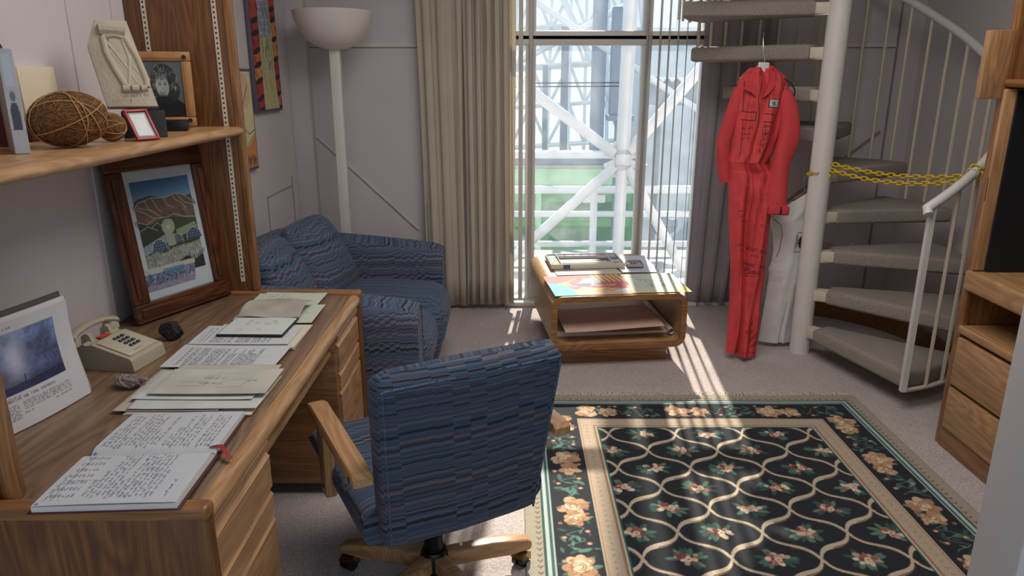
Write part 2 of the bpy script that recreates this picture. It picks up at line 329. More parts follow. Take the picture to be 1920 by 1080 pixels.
class Cv:
    def __init__(s, w, h, res, bg='ffffff'):
        s.w, s.h, s.res = w, h, res; s.nx = int(round(w*res))+1; s.ny = int(round(h*res))+1
        s.xs = np.linspace(0, w, s.nx); s.ys = np.linspace(0, h, s.ny)
        s.A = np.zeros((s.ny, s.nx, 3))+rgb(bg)
    def _bb(s, x0, y0, x1, y1):
        i0 = max(0, int(x0*s.res)-1); i1 = min(s.nx, int(x1*s.res)+3); j0 = max(0, int(y0*s.res)-1); j1 = min(s.ny, int(y1*s.res)+3)
        if i1 <= i0 or j1 <= j0: return None
        return slice(j0, j1), slice(i0, i1), s.xs[i0:i1][None, :], s.ys[j0:j1][:, None]
    def _mix(s, sy, sx, m, col):
        m = m[..., None]; s.A[sy, sx] = s.A[sy, sx]*(1-m)+rgb(col)*m
    def poly(s, pts, col, a=1):
        P = np.array(pts, float); q = s._bb(P[:, 0].min(), P[:, 1].min(), P[:, 0].max(), P[:, 1].max())
        if not q: return
        sy, sx, X, Y = q; ins = np.zeros((Y.shape[0], X.shape[1]), bool)
        for i in range(len(P)):
            x0, y0 = P[i-1]; x1, y1 = P[i]
            if y0 == y1: continue
            c = ((y0 > Y) != (y1 > Y)) & (X < (x1-x0)*(Y-y0)/(y1-y0)+x0); ins ^= c
        s._mix(sy, sx, ins*a, col)
    def line(s, pts, wd, col, a=1):
        for (x0, y0), (x1, y1) in zip(pts[:-1], pts[1:]):
            q = s._bb(min(x0, x1)-wd, min(y0, y1)-wd, max(x0, x1)+wd, max(y0, y1)+wd)
            if not q: continue
            sy, sx, X, Y = q; dx, dy = x1-x0, y1-y0; L = dx*dx+dy*dy+1e-12
            t = np.clip(((X-x0)*dx+(Y-y0)*dy)/L, 0, 1); d = np.hypot(X-x0-t*dx, Y-y0-t*dy)
            s._mix(sy, sx, np.clip((wd/2-d)*s.res+.5, 0, 1)*a, col)
    def ell(s, cx, cy, rx, ry, col, ang=0, a=1):
        r = max(rx, ry); q = s._bb(cx-r, cy-r, cx+r, cy+r)
        if not q: return
        sy, sx, X, Y = q; c, d = math.cos(ang), math.sin(ang); u = ((X-cx)*c+(Y-cy)*d)/rx; v = (-(X-cx)*d+(Y-cy)*c)/ry
        s._mix(sy, sx, np.clip((1-np.hypot(u, v))*min(rx, ry)*s.res+.5, 0, 1)*a, col)
    def rect(s, x0, y0, x1, y1, col, a=1): s.poly([(x0, y0), (x1, y0), (x1, y1), (x0, y1)], col, a)
    def noise(s, amt, f=40, seed=1):
        n = vnoise(s.nx, s.ny, max(2, s.w*f), max(2, s.h*f), seed)-.5
        s.A = np.clip(s.A*(1+amt*n[..., None]*2), 0, 1)
    def text(s, t, x, y, sz, col, wd=None, ang=0, jit=0, a=1, sp=1.25):
        wd = wd or sz*.13; c, d = math.cos(ang), math.sin(ang); cx = 0
        for ch in t.upper():
            if ch in GL:
                for st in GL[ch].split('|'):
                    P = []
                    for q in st.split():
                        u, v = map(float, q.split(',')); u = cx+u*sz*.62+random.uniform(-jit, jit)*sz; v = v*sz+random.uniform(-jit, jit)*sz
                        P.append((x+u*c-v*d, y+u*d+v*c))
                    s.line(P, wd, col, a)
            cx += sz*.62*sp+sz*.12
    def scrib(s, x0, y0, x1, sz, col, wd, ang=0, a=.8, gap=.25):
        """a line of illegible handwriting starting at x0,y0 running length x1 along ang"""
        c, d = math.cos(ang), math.sin(ang); u = 0
        while u < x1:
            n = random.randint(3, 9); P = []
            for i in range(n*2):
                v = sz*(.1+.5*random.random()) if i % 2 else sz*.1*random.random()
                if random.random() < .12: v = sz*1.0
                P.append((x0+u*c-v*d, y0+u*d+v*c)); u += sz*.22
                if u > x1: break
            if len(P) > 1: s.line(P, wd, col, a)
            u += sz*gap*random.uniform(1.5, 4)
def sheet(name, cv, parent=None, mat='painted', deform=None, t=.0008, M=None):
    """painted sheet: one vertex per canvas sample, a skirt gives it thickness, with a back face"""
    ny, nx = cv.ny, cv.nx; X, Y = np.meshgrid(cv.xs, cv.ys)
    def place(dz):
        if deform: P = np.stack(np.broadcast_arrays(*deform(X, Y, dz)), -1)
        else: P = np.stack((X, Y, np.zeros_like(X)+dz), -1)
        return P.reshape(-1, 3)
    top = place(0.0); bot = place(-t)
    idx = np.arange(ny*nx).reshape(ny, nx)
    q = np.stack((idx[:-1, :-1], idx[:-1, 1:], idx[1:, 1:], idx[1:, :-1]), -1).reshape(-1, 4)
    # back layer, coarse: every k-th sample
    kx = max(1, nx//24); ky = max(1, ny//24)
    ring = np.concatenate((idx[0, :], idx[1:, -1], idx[-1, -2::-1], idx[-2:0:-1, 0]))
    nr = len(ring); V = np.concatenate((top, bot[ring])); r2 = np.arange(nr)+ny*nx
    nxt = np.roll(np.arange(nr), -1)
    sk = np.stack((ring[nxt], ring, r2, r2[nxt]), -1)
    F = np.concatenate((q, sk))
    # back: coarse grid using separate verts
    ix = sorted(set(list(range(0, nx, kx))+[nx-1])); iy = sorted(set(list(range(0, ny, ky))+[ny-1]))
    bb = bot.reshape(ny, nx, 3)[np.ix_(iy, ix)].reshape(-1, 3); o = len(V); V = np.concatenate((V, bb))
    bi = np.arange(len(iy)*len(ix)).reshape(len(iy), len(ix))+o
    F = np.concatenate((F, np.stack((bi[:-1, :-1], bi[1:, :-1], bi[1:, 1:], bi[:-1, 1:]), -1).reshape(-1, 4)))
    if M is not None:
        Mm = np.array(M); V = V@Mm[:3, :3].T+Mm[:3, 3]
    me = bpy.data.meshes.new(name)
    me.vertices.add(len(V)); me.vertices.foreach_set('co', V.astype(np.float32).ravel())
    me.loops.add(len(F)*4); me.loops.foreach_set('vertex_index', F.astype(np.int32).ravel())
    me.polygons.add(len(F)); me.polygons.foreach_set('loop_start', np.arange(0, len(F)*4, 4, dtype=np.int32))
    me.polygons.foreach_set('loop_total', np.full(len(F), 4, dtype=np.int32))
    sm = np.ones(len(F), bool); sm[len(q):len(q)+nr] = False; me.polygons.foreach_set('use_smooth', sm)
    me.update(); me.validate()
    A = cv.A.reshape(-1, 3); A = np.concatenate((A, A[ring], A.reshape(ny, nx, 3)[np.ix_(iy, ix)].reshape(-1, 3)))
    A = np.clip(A, 0, 1); Lc = np.where(A <= .04045, A/12.92, ((A+.055)/1.055)**2.4)
    at = me.color_attributes.new('Col', 'FLOAT_COLOR', 'POINT')
    at.data.foreach_set('color', np.concatenate((Lc, np.ones((len(Lc), 1))), 1).astype(np.float32).ravel())
    me.materials.append(MT[mat])
    ob = bpy.data.objects.new(name, me); COL.objects.link(ob)
    if parent is not None: ob.parent = parent
    return ob
def dup(root, M, label=None, group=None):
    r = root.copy(); COL.objects.link(r); r.matrix_world = M
    if label: r['label'] = label
    if group: r['group'] = group
    for ch in list(root.children):
        c = ch.copy(); COL.objects.link(c); c.parent = r
        for g in list(ch.children):
            d = g.copy(); COL.objects.link(d); d.parent = c
    return r
# ================================================================ ROOM
WX, BY, RXW, CZ = -1.52, 5.20, 2.80, 3.1
m = MB().box(-1.7, 3.0, -1.6, 5.32, -.08, 0); struct('floor', m, 'carpet', smooth=False)
m = MB().box(WX-.12, WX, -1.6, BY, 0, CZ); struct('wall_left', m, 'wall', smooth=False)
m = MB().box(RXW, RXW+.12, -1.6, BY, 0, CZ); struct('wall_right', m, 'wall_white', smooth=False)
m = MB().box(WX-.12, -.04, BY, BY+.12, 0, CZ); m.box(1.36, RXW+.12, BY, BY+.12, 0, CZ); m.box(-.04, 1.36, BY, BY+.12, 2.9, CZ)
struct('wall_back', m, 'wall', smooth=False)
m = MB().box(WX-.12, RXW+.12, -1.6, BY+.12, CZ, CZ+.1); struct('ceiling', m, 'wall_white', smooth=False)
m = MB().box(WX, WX+.13, BY-.08, BY, 0, CZ, .004); struct('trim_1', m, 'wall_white')
# groove-jointed wall panels: thin cover strips on the back wall and right wall
def strip(n, a, b, w=.012, t=.006, mat='groove', off=BY):
    a = Vector((a[0], off, a[1])); b = Vector((b[0], off, b[1])); d = b-a
    M = frameM(a, d, Vector((0, 0, 1)) if abs(d.x) > abs(d.z)*.2 else Vector((1, 0, 0)))
    mm = MB(); mm.box(0, d.length, -w/2, w/2, -t, t, M=M); struct(n, mm, mat, smooth=False)
strip('trim_2', (-1.39, 1.86), (-.6, 1.86), .022, .005, 'trimpaint'); strip('trim_3', (-1.39, 1.845), (-.6, 1.845), .006)
strip('trim_4', (-1.38, 1.25), (-.68, .58), .018, .005, 'trimpaint'); strip('trim_5', (-1.38, 1.235), (-.69, .57), .007)
strip('trim_6', (1.6, 1.86), (2.63, 1.86), .022, .005, 'trimpaint'); strip('trim_7', (1.6, 1.845), (2.63, 1.845), .006)
strip('trim_8', (1.95, .75), (2.6, 1.28), .018); strip('trim_9', (2.25, 1.0), (2.25, 0), .008); strip('trim_10', (-.62, .0), (-.62, 3.0), .012)
strip('trim_16', (2.635, 0), (2.635, 3.0), .012)
for i, (y0, w) in enumerate(((2.62, .012), (2.91, .01))):
    m = MB().box(WX, WX+.005, y0, y0+w, 0, CZ); struct('trim_%d' % (11+i), m, 'wall', smooth=False)
# access panel outline low on the left wall, close to the corner
m = MB()
for a in ((4.45, 4.46, .3, .93), (4.98, 4.99, .3, 1.0), (4.45, 4.99, .93, .935)): m.box(WX, WX+.004, *a)
struct('trim_13', m, 'groove', smooth=False)
m = MB().box(WX, -.62, BY-.012, BY, 0, .09, .003); m.box(1.36, RXW, BY-.012, BY, 0, .09, .003); struct('baseboard_back', m, 'trimpaint')
m = MB().box(WX, WX+.012, 3.2, BY-.08, 0, .09, .003); struct('baseboard_left', m, 'trimpaint')
m = MB().box(RXW-.012, RXW, 3.1, BY, 0, .09, .003); struct('baseboard_right', m, 'trimpaint')
# white wall end in the right foreground
m = MB().box(.89, RXW, 1.08, 1.20, 0, CZ, .006); struct('wall_near', m, 'wall_white')
# ---- sliding window
m = MB()
for x0, x1 in ((-.04, .0), (.095, .165), (.895, .955), (1.31, 1.36)): m.box(x0, x1, BY+.01, BY+.09, 0, 2.9, .006)
m.box(-.04, 1.36, BY+.005, BY+.10, 0, .05, .006); m.box(-.04, 1.36, BY+.005, BY+.10, 2.85, 2.9, .006)
m.box(-.04, 1.36, BY, BY+.10, 1.86, 1.955, .01)
w = struct('window_1', m, 'alu')
m = MB().box(-.02, 1.34, BY, BY+.012, 1.895, 1.925, .004); m.box(.115, .145, BY-.006, BY+.012, .05, 2.85, .006); m.box(.915, .935, BY-.006, BY+.012, .05, 2.85, .006)
m.build('window_bead', 'alu_dark', w)
m = MB().box(-.04, 1.36, BY+.045, BY+.05, .05, 2.85); m.build('window_pane', 'glass', w, smooth=False)
m = MB().box(-.06, 1.38, BY-.06, BY+.02, 0, .035, .008); m.build('window_sill', 'alu', w)
# ---- curtains
def curtain(name, x0, x1, y, per, amp, mat, label, topx=None, seed=0, z0=.03):
    rg = random.Random(seed); n = int((x1-x0)/per*14); m = MB(); rows = []
    ph = [rg.uniform(-.5, .5) for _ in range(60)]
    NZ = 14
    for k in range(NZ+1):
        t = k/NZ; z = z0+(2.95-z0)*t; row = []
        a = x0+(topx[0]-x0)*t if topx else x0; b = x1+(topx[1]-x1)*t if topx else x1
        for i in range(n+1):
            s = i/n; q = s*(x1-x0)/per; w = math.sin(2*PI*q+ph[int(q) % 60]*math.sin(PI*(q % 1)))
            w = math.copysign(abs(w)**.7, w); am = amp*(.75+.4*ph[int(q+.5) % 60])*(1-.12*math.sin(3*t+q))
            row.append((a+(b-a)*s+.006*math.sin(5*t+i), y+am*w+.01*math.sin(2*t+q*.7), z))
        rows.append(row)
    for k in range(NZ):
        pass
    V = [[m._v(p) for p in r] for r in rows]
    for k in range(NZ):
        for i in range(n): m.bm.faces.new((V[k][i], V[k][i+1], V[k+1][i+1], V[k+1][i]))
    o = m.build(name, mat, ang=2.5); tag(o, label, 'curtain')
    md = o.modifiers.new('solid', 'SOLIDIFY'); md.thickness = .004
    return o
curtain('curtain', -.62, -.335, 5.08, .095, .027, 'curtain_l', 'beige pleated curtain panel at the wall left of the window, furthest from the glass', seed=2, topx=(-.645, -.335))
curtain('curtain', -.325, .02, 5.06, .060, .030, 'curtain_l', 'beige pleated curtain drawn tight against the left edge of the window', seed=5, z0=.05, topx=(-.325, .02))
curtain('curtain', 1.29, 1.64, 5.155, .10, .022, 'curtain_r', 'grey lavender pleated curtain right of the window behind the red jumpsuit', seed=9, topx=(1.31, 1.86))
for i, x in enumerate((.935, 1.0, 1.06, 1.12, 1.18, 1.245)):
    M = T(x, 5.13, 0) @ RZ(68+i*1.5)
    m = MB(); m.box(-.04, .04, -.0015, .0015, .06, 2.9, M=M)
    o = m.build('blind_slat', 'blind', smooth=False); tag(o, 'narrow vertical blind slat hanging edge on at right side of window', 'blind slat', 'vertical blind slats on the right of the window')
m = MB(); m.box(.045, .075, 5.12, 5.124, .06, 2.9, M=None); tag(m.build('blind_slat', 'blind', smooth=False), 'single pale vertical blind slat hanging at left edge of window beside curtain', 'blind slat')
# ================================================================ OUTSIDE
m = MB().box(-6, 9, 5.36, 7.2, -.35, -.05); tag(m.build('balcony_deck', 'deck', smooth=False), kind='structure')
m = MB().box(-40, 45, 5.4, 70, -6.2, -6); tag(m.build('ground', 'ground', smooth=False), kind='structure')
fr = thing('steel_frame', 'white tubular steel frame crossing just outside the window', 'steel frame', (.97, 6.4, -.05))
def ltube(par, a, b, r, name='tube', mat='truss_white', n=14):
    o_ = par.location
    mm = MB(); mm.tube([Vector(a)-o_, Vector(b)-o_], r, n); return mm.build(name, mat, par)
N = (.97, 6.4, .955)
for p, r in (((1.0, 6.4, 3.6), .06), ((.965, 6.4, -.05), .05), ((-.55, 6.4, 2.05), .048), ((2.0, 6.4, 2.2), .048), ((-.4, 6.4, -.3), .045), ((1.9, 6.4, -.6), .045)):
    d = (Vector(p)-Vector(N)).normalized(); ltube(fr, Vector(N)+d*.09, p, r)
mm = MB()
for a in range(0, 360, 45):
    M = T(0, 0, 1.005) @ RY(a+22)
    mm.box(.03, .17, -.008, .008, -.03, .03, .005, M=M); mm.tube([M @ Vector((.13, -.02, 0)), M @ Vector((.13, .02, 0))], .012, 6)
mm.box(-.06, .06, -.03, .03, .955, 1.055, .01); mm.ico((.06, .05, .06), (0, 0, 1.005), 2)
mm.build('node_plate', 'truss_white', fr)
rl = thing('balcony_railing', 'white painted horizontal tube railing on the balcony outside', 'railing', (.75, 7.0, -.05))
for z, r in ((.60, .04), (.36, .03), (.06, .03)): ltube(rl, (-3, 7.0, z), (5, 7.0, z), r, 'rail')
for x in (-1.5, .80, 3.1): ltube(rl, (x, 7.0, -.05), (x, 7.0, .60), .035, 'post')
mm = MB().box(-.06, .16, -.01, .01, .52, .6, .01); mm.build('bracket', 'truss_white', rl)
bm_ = MB().box(-4, 1.0, 7.35, 7.5, .86, .93, .01); tag(bm_.build('steel_beam', 'truss_white'), 'white horizontal steel beam behind the frame above the green wall', 'beam')
gb = thing('green_building', 'low green panelled building wall beyond the balcony railing', 'building', (0, 8.6, -6))
MB().box(-5, 1.55, -.08, -.0, 6.665, 6.82, .01).build('gutter', 'truss_grey', gb)
MB().box(-5, 1.55, 0, .3, 0, 6.45).build('wall', 'green_panel', gb, smooth=False)
MB().box(-5, 1.55, -.05, 0, 6.42, 6.62, .01).build('fascia', 'green_light', gb)
for x in (-1.6, -.35, .28, 1.45): MB().box(x, x+.07, -.04, 0, 5.0, 6.42).build('frame_post', 'green_light', gb, smooth=False)
for x0, x1 in ((-.25, .2), (.45, 1.4)):
    for z in (6.2, 5.9, 5.55): MB().box(x0, x1, -.02, 0, z-.17, z).build('dark_louvre', 'green_dark', gb, smooth=False)
MB().box(-5, 1.6, -.06, .34, 6.62, 6.66).build('roof', 'deck', gb, smooth=False)
mm = MB().box(1.05, 1.27, 7.9, 8.1, 1.25, 2.35, .01); mm.box(1.02, 1.3, 7.88, 8.12, 1.2, 1.26, .01)
mm.box(1.12, 1.2, 7.95, 8.05, -6, 1.2); tag(mm.build('grey_duct', 'truss_grey'), 'tall grey metal box column standing behind the vertical white tube', 'metal column')
for i, (x, z1, w) in enumerate(((.98, 6, .16), (.62, 2.25, .09), (.40, 1.8, .07), (.22, 1.45, .06), (.1, 1.3, .04))):
    mm = MB().box(x, x+w, 9.15+i*.3, 9.15+w+i*.3, -6, z1)
    tag(mm.build('grey_post', 'truss_grey', smooth=False), 'grey steel post standing on ground among the far white trusses', 'post', 'grey posts outside the window')
ut = MB(); ut.tube([(0, 0, 0), (0, 0, 1)], 1, 8); UT = ut.build('strut', 'truss_white'); UTm = UT.data; bpy.data.objects.remove(UT)
def strut(par, a, b, r, name='strut'):
    a = Vector(a); b = Vector(b); d = b-a
    o = bpy.data.objects.new(name, UTm); COL.objects.link(o); o.parent = par
    o.matrix_local = Matrix.Translation(a) @ d.to_track_quat('Z', 'Y').to_matrix().to_4x4() @ Matrix.Diagonal((r, r, d.length, 1))
    return o
def space_frame(label, O, U, V, Wd, nu, nv, r, arch=0, kind=False):
    g = thing('space_frame', label, 'space frame', O)
    U, V, Wd = Vector(U), Vector(V), Vector(Wd)
    def P(i, j, k): return U*i+V*j+Wd*k+Vector((0, 0, arch*(1-((i/nu*2)-1)**2)))
    segs = []
    for i in range(nu+1):
        for j in range(nv+1):
            if i < nu: segs.append((P(i, j, 0), P(i+1, j, 0)))
            if j < nv: segs.append((P(i, j, 0), P(i, j+1, 0)))
            if i < nu and j < nv:
                c = P(i+.5, j+.5, 1)
                for di, dj in ((0, 0), (1, 0), (0, 1), (1, 1)): segs.append((P(i+di, j+dj, 0), c))
                if i < nu-1: segs.append((c, P(i+1.5, j+.5, 1)))
                if j < nv-1: segs.append((c, P(i+.5, j+1.5, 1)))
    segs.sort(key=lambda s: (s[0]+s[1]).y); 
    for a, b in segs[:95]: strut(g, a, b, r)
    if len(segs) > 95:
        mm = MB()
        for a, b in segs[95:]: mm.tube([a, b], r, 6, cap=False)
        tag(mm.build('strut', 'truss_white', g), kind='stuff')
    return g
space_frame('white steel space frame rising steeply behind the grey posts', (-2.6, 11.2, -1.5), (.62, .02, .04), (.03, .34, .62), (0, -.5, .35), 7, 11, .028)
space_frame('arched white space frame roof highest behind the window transom', (-4.5, 17, 3.0), (.95, 0, .1), (0, .8, .45), (0, -.4, .8), 11, 9, .04, arch=1.2)
space_frame('white space frame on the right beyond the corrugated roof', (2.9, 13.5, -2), (1.0, .1, 0), (.05, .2, 1.0), (0, -.7, 0), 4, 8, .04)
for i, (a, b, r) in enumerate((((-1, 8.3, 3.2), (2.4, 8.3, 1.1), .035), ((.2, 9.5, 3.4), (1.5, 9.5, .9), .04), ((-1.2, 10, 1.2), (2.2, 10, 2.9), .04), ((1.4, 9, 3.3), (1.62, 9, 1.8), .05), ((-.6, 8.8, 2.9), (.9, 8.8, 3.3), .03))):
    mm = MB(); mm.tube([a, b], r, 10); tag(mm.build('brace_tube', 'truss_white'), 'white slanting brace tube crossing between window frame and far trusses', 'brace', 'white brace tubes outside the window')
for z in (1.575, 1.605):
    mm = MB(); mm.tube([(-2-.97, .07, z+.05), (.0-.97, .07, z+.045), (.03, .07, z+.05)], .005, 5); mm.build('cable', 'black_plastic', fr)
mm = MB(); P_ = []
mm2 = MB()
for i in range(61):
    x = 1.85+i*.03; P_.append((x, 1.62+.03*math.cos(i*PI/2)))
poly = P_+[(x, z-.02) for x, z in P_[::-1]]
mm.prism([(x, z) for x, z in poly], 1.2, M=Matrix(((1, 0, 0, 0), (0, 0, 1, 9.5), (0, 1, 0, 0), (0, 0, 0, 1))))
mm.box(1.85, 3.65, 9.6, 10.6, 1.3, 1.6); mm.box(1.9, 1.96, 9.7, 9.76, -6, 1.3); mm.box(3.5, 3.56, 9.7, 9.76, -6, 1.3); mm.box(2.4, 2.46, 9.7, 9.76, -6, 1.3)
tag(mm.build('corrugated_shed', 'truss_grey', smooth=False), 'small open shed with dark corrugated roof on right outside', 'shed')
mm = MB().box(1.7, 6, 12, 12.1, -6, 2.4); tag(mm.build('white_wall', 'truss_white', smooth=False), 'pale flat wall standing far back on the right outside', 'wall')
for i in range(5):
    mm = MB(); rg = random.Random(i); x = 1.9+i*.42
    mm.ico((.16, .14, .12), (x, 8.6+rg.random()*.4, -.35+.3*rg.random()), 2, f=lambda p: 1+.25*math.sin(9*p.x+5*p.y)); tag(mm.build('rubble', 'truss_grey'), 'lump of grey machinery clutter outside below the railing', 'clutter', 'clutter outside beneath the shed')
mm = MB().box(1.7, 4.4, 8.3, 9.4, -6, -.5); tag(mm.build('machinery_plinth', 'deck', smooth=False), 'pale concrete plinth below the shed outside', 'plinth')
# ================================================================ DESK
H_ = .74; DX, DY0, DY1 = -.675, 1.40, 3.00
dk = thing('desk', 'long oak desk with drawers along the left wall', 'desk', (-1.1, 2.2, 0))
def dl(mm): mm.M = T(1.1, -2.2, 0); return mm
mm = dl(MB()); mm.box(WX+.005, DX-.012, DY0, DY1, .71, H_, .003); mm.build('worktop', 'oak_top_Y', dk)
mm = dl(MB())
prof = [(-.02, .70), (.004, .70), (.012, .705), (.014, .715), (.012, .728), (.004, .738), (-.004, .7405), (-.02, .7405)]
mm.loft([[(DX-.0+x-.002, y, z) for x, z in prof] for y in (DY0, DY1)]); mm.build('front_edge', 'oak_light_Y', dk)
def endp(y0, y1):
    mm = dl(MB()); pts = [(WX+.005, 0), (DX+.012, 0), (DX+.012, .715), (DX+.006, .742), (DX-.01, .753), (WX+.005, .753)]
    mm.prism(pts, y1-y0, M=Matrix(((1, 0, 0, 0), (0, 0, -1, y1), (0, 1, 0, 0), (0, 0, 0, 1))), b=.004); mm.build('end_panel', 'oak_dark_Z', dk)
    mm = dl(MB()); mm.box(WX+.005, DX+.016, y0-.004, y1+.002, .722, .757, .011, 3); mm.build('top_rail', 'oak_X', dk)
endp(1.362, 1.40); endp(3.00, 3.04)
for (y0, y1) in ((1.41, 1.80), (2.62, 2.995)):
    mm = dl(MB()); mm.box(-1.3, DX-.03, y0, y1, .05, .705); mm.box(-1.3, DX-.012, y0-.008 if y0 > 2 else y0, y1+.008 if y0 < 2 else y1, .05, .70, .003); mm.build('pedestal', 'oak_X', dk)
    for (z0, z1) in ((.668, .70), (.545, .655), (.462, .535), (.07, .452)):
        mm = dl(MB())
        pp = [(-.02, z0), (.012, z0), (.012, z1-.014), (-.002, z1), (-.02, z1)]
        mm.loft([[(DX-.012+x, y, z) for x, z in pp] for y in (y0+.006, y1-.006)])
        dr = mm.build('drawer', 'oak_light_Y', dk)
        mm = dl(MB()); mm.loft([[(DX-.012+x, y, z) for x, z in ((-.004, z1-.0005), (-.0015, z1+.001), (.0135, z1-.0145), (.012, z1-.016))] for y in (y0+.006, y1-.006)]); mm.build('finger_pull', 'oak_light_Y', dr)
mm = dl(MB()); mm.box(-1.15, -.70, 1.815, 2.605, .612, .635, .006); mm.build('pull_out_tray', 'oak_light_Y', dk)
mm = dl(MB()); mm.box(-1.49, -1.47, 1.8, 2.62, .05, .7); mm.build('back_panel', 'oak_dark_Z', dk)
mm = dl(MB()); mm.box(-1.2, -.8, 1.8, 2.62, 0.30, .32) if False else mm.box(-1.45, -1.43, 1.8, 2.62, .0, .09); mm.build('kick_rail', 'oak_dark_Y', dk)
# hutch standing on the desk
ht = thing('desk_hutch', 'tall oak shelf unit standing on the desk against the wall', 'shelf unit', (-1.3, 2.2, H_))
def hl(mm): mm.M = T(1.3, -2.2, -H_); return mm
HX = -1.10
for y0, y1 in ((1.405, 1.44), (3.01-.0, 3.045)):
    mm = hl(MB()); z0 = .7405 if y0 < 2 else .757
    mm.box(WX+.004, HX-.03, y0, y1, z0, 2.6, .002); sp_ = mm.build('side_panel', 'oak_dark_Z', ht)
    mm = hl(MB()); mm.box(HX-.03, HX, y0-.004, y1+.004, z0, 2.6, .008); mm.build('face_strip', 'oak_Z', ht)
    s = 1 if y0 < 2 else -1
    yy = y1 if y0 < 2 else y0
    for xx in (-1.44, -1.165):
        mm = hl(MB()); mm.box(xx-.009, xx+.009, min(yy, yy+s*.003), max(yy, yy+s*.003), .80, 2.58)
        st = mm.build('shelf_standard', 'cream_paint', sp_, smooth=False)
        mm = hl(MB())
        for k in range(92):
            z = .82+k*.0191
            mm.box(xx-.003, xx+.003, min(yy+s*.003, yy+s*.0036), max(yy+s*.003, yy+s*.0036), z, z+.0075)
        q = mm.build('slot', 'dark_inside', st, smooth=False)
        # two levels are the limit: keep the slots on the panel itself
        q.parent = sp_
mm = hl(MB()); prof = [(-.30, 1.422), (-.012, 1.422), (-.003, 1.426), (.003, 1.434), (.004, 1.441), (.001, 1.449), (-.008, 1.455), (-.02, 1.4565), (-.30, 1.4565)]
sh = []
for k in range(41):
    y = 1.44+(3.008-1.44)*k/40; e = 0
    if k > 34: e = -.0*(k-34)
    sh.append([((WX+.006 if x < -.2 else HX-.002+x), y, z) for x, z in prof])
mm.loft(sh); mm.build('shelf', 'oak_light_Y', ht)
# ================================================================ COFFEE TABLE
ct = thing('coffee_table', 'low oak coffee table with rounded open case on plinth in front of window', 'coffee table', (.575, 4.48, 0), R(6))
def rrect(x0, x1, z0, z1, r, n=8):
    P = []
    for cx, cz, a0 in ((x1-r, z1-r, 0), (x0+r, z1-r, 90), (x0+r, z0+r, 180), (x1-r, z0+r, 270)):
        for k in range(n+1): a = R(a0+90*k/n); P.append((cx+r*math.cos(a), cz+r*math.sin(a)))
    return P
def ring_case(x0, x1, y0, y1, z0, z1, r, t, name, mat, par, yb=.004):
    mm = MB(); O = rrect(x0, x1, z0, z1, r); I = rrect(x0+t, x1-t, z0+t, z1-t, max(.005, r-t))
    secs = []
    for (o, i) in zip(O, I):
        ov = Vector((o[0], 0, o[1])); iv = Vector((i[0], 0, i[1]))
        secs.append([(ov.x, y0, ov.z), (ov.x, y1, ov.z), (iv.x, y1, iv.z), (iv.x, y0, iv.z)])
    mm.loft(secs, closed=True); return mm.build(name, mat, par)
ring_case(-.40, .40, -.5, .5, .115, .44, .065, .03, 'case', 'oak_light_X', ct)
ring_case(-.402, .402, -.506, -.494, .113, .442, .067, .034, 'front_edge_band', 'oak_X', ct)
MB().box(-.32, .32, -.42, .42, 0, .115, .004).build('plinth', 'oak_X', ct)
# ================================================================ TORCHIERE
lp = thing('floor_lamp', 'tall white torchiere floor lamp with glossy bowl in corner behind sofa', 'floor lamp', (-1.12, 4.80, 0))
prof = [(.0, 1.815), (.06, 1.818), (.12, 1.838), (.17, 1.87), (.21, 1.925), (.238, 1.985), (.25, 2.045), (.245, 2.047), (.232, 1.987), (.203, 1.93), (.163, 1.878), (.11, 1.846), (0, 1.825)]
MB().lathe(prof, 48).build('bowl_shade', 'lamp_shade', lp)
MB().box(-.032, .032, -.032, .032, .02, 1.82, .004).build('pole', 'white_paint', lp)
MB().box(-.14, .14, -.14, .14, 0, .025, .006).build('base', 'white_paint', lp)
# ================================================================ SOFA
sf = thing('sofa', 'blue striped two-seat sofa along the left wall', 'sofa', (-.95, 3.77, 0))
def sl(mm): mm.M = T(.95, -3.77, 0); return mm
def arm(y0, y1, name='arm'):
    mm = sl(MB()); secs = []
    for k in range(15):
        t = k/14; x = -1.38+t*.95
        top = .745-.085*t**1.4; bul = .0
        if t > .93: top -= .012*((t-.93)/.07)**2; bul = -.006
        ys = [y0-bul, y1+bul]; r = (y1-y0)/2; cy = (y0+y1)/2; P = []
        for q in range(13): a = PI*q/12; P.append((x, cy+(r+bul)*math.cos(a), top-.10+.10*math.sin(a)))
        P += [(x, y0-bul, .42), (x, y0-bul, .06), (x, y1+bul, .06), (x, y1+bul, .42)]
        secs.append(P)
    mm.loft(secs); return mm.build(name, 'sofa_fabric', sf, uv=True, ang=1.0)
a1 = arm(3.07, 3.27); a2 = arm(4.27, 4.47)
mm = sl(MB()); mm.box(-1.37, -.50, 3.27, 4.27, .06, .30, .02); mm.build('base', 'sofa_fabric', sf, uv=True)
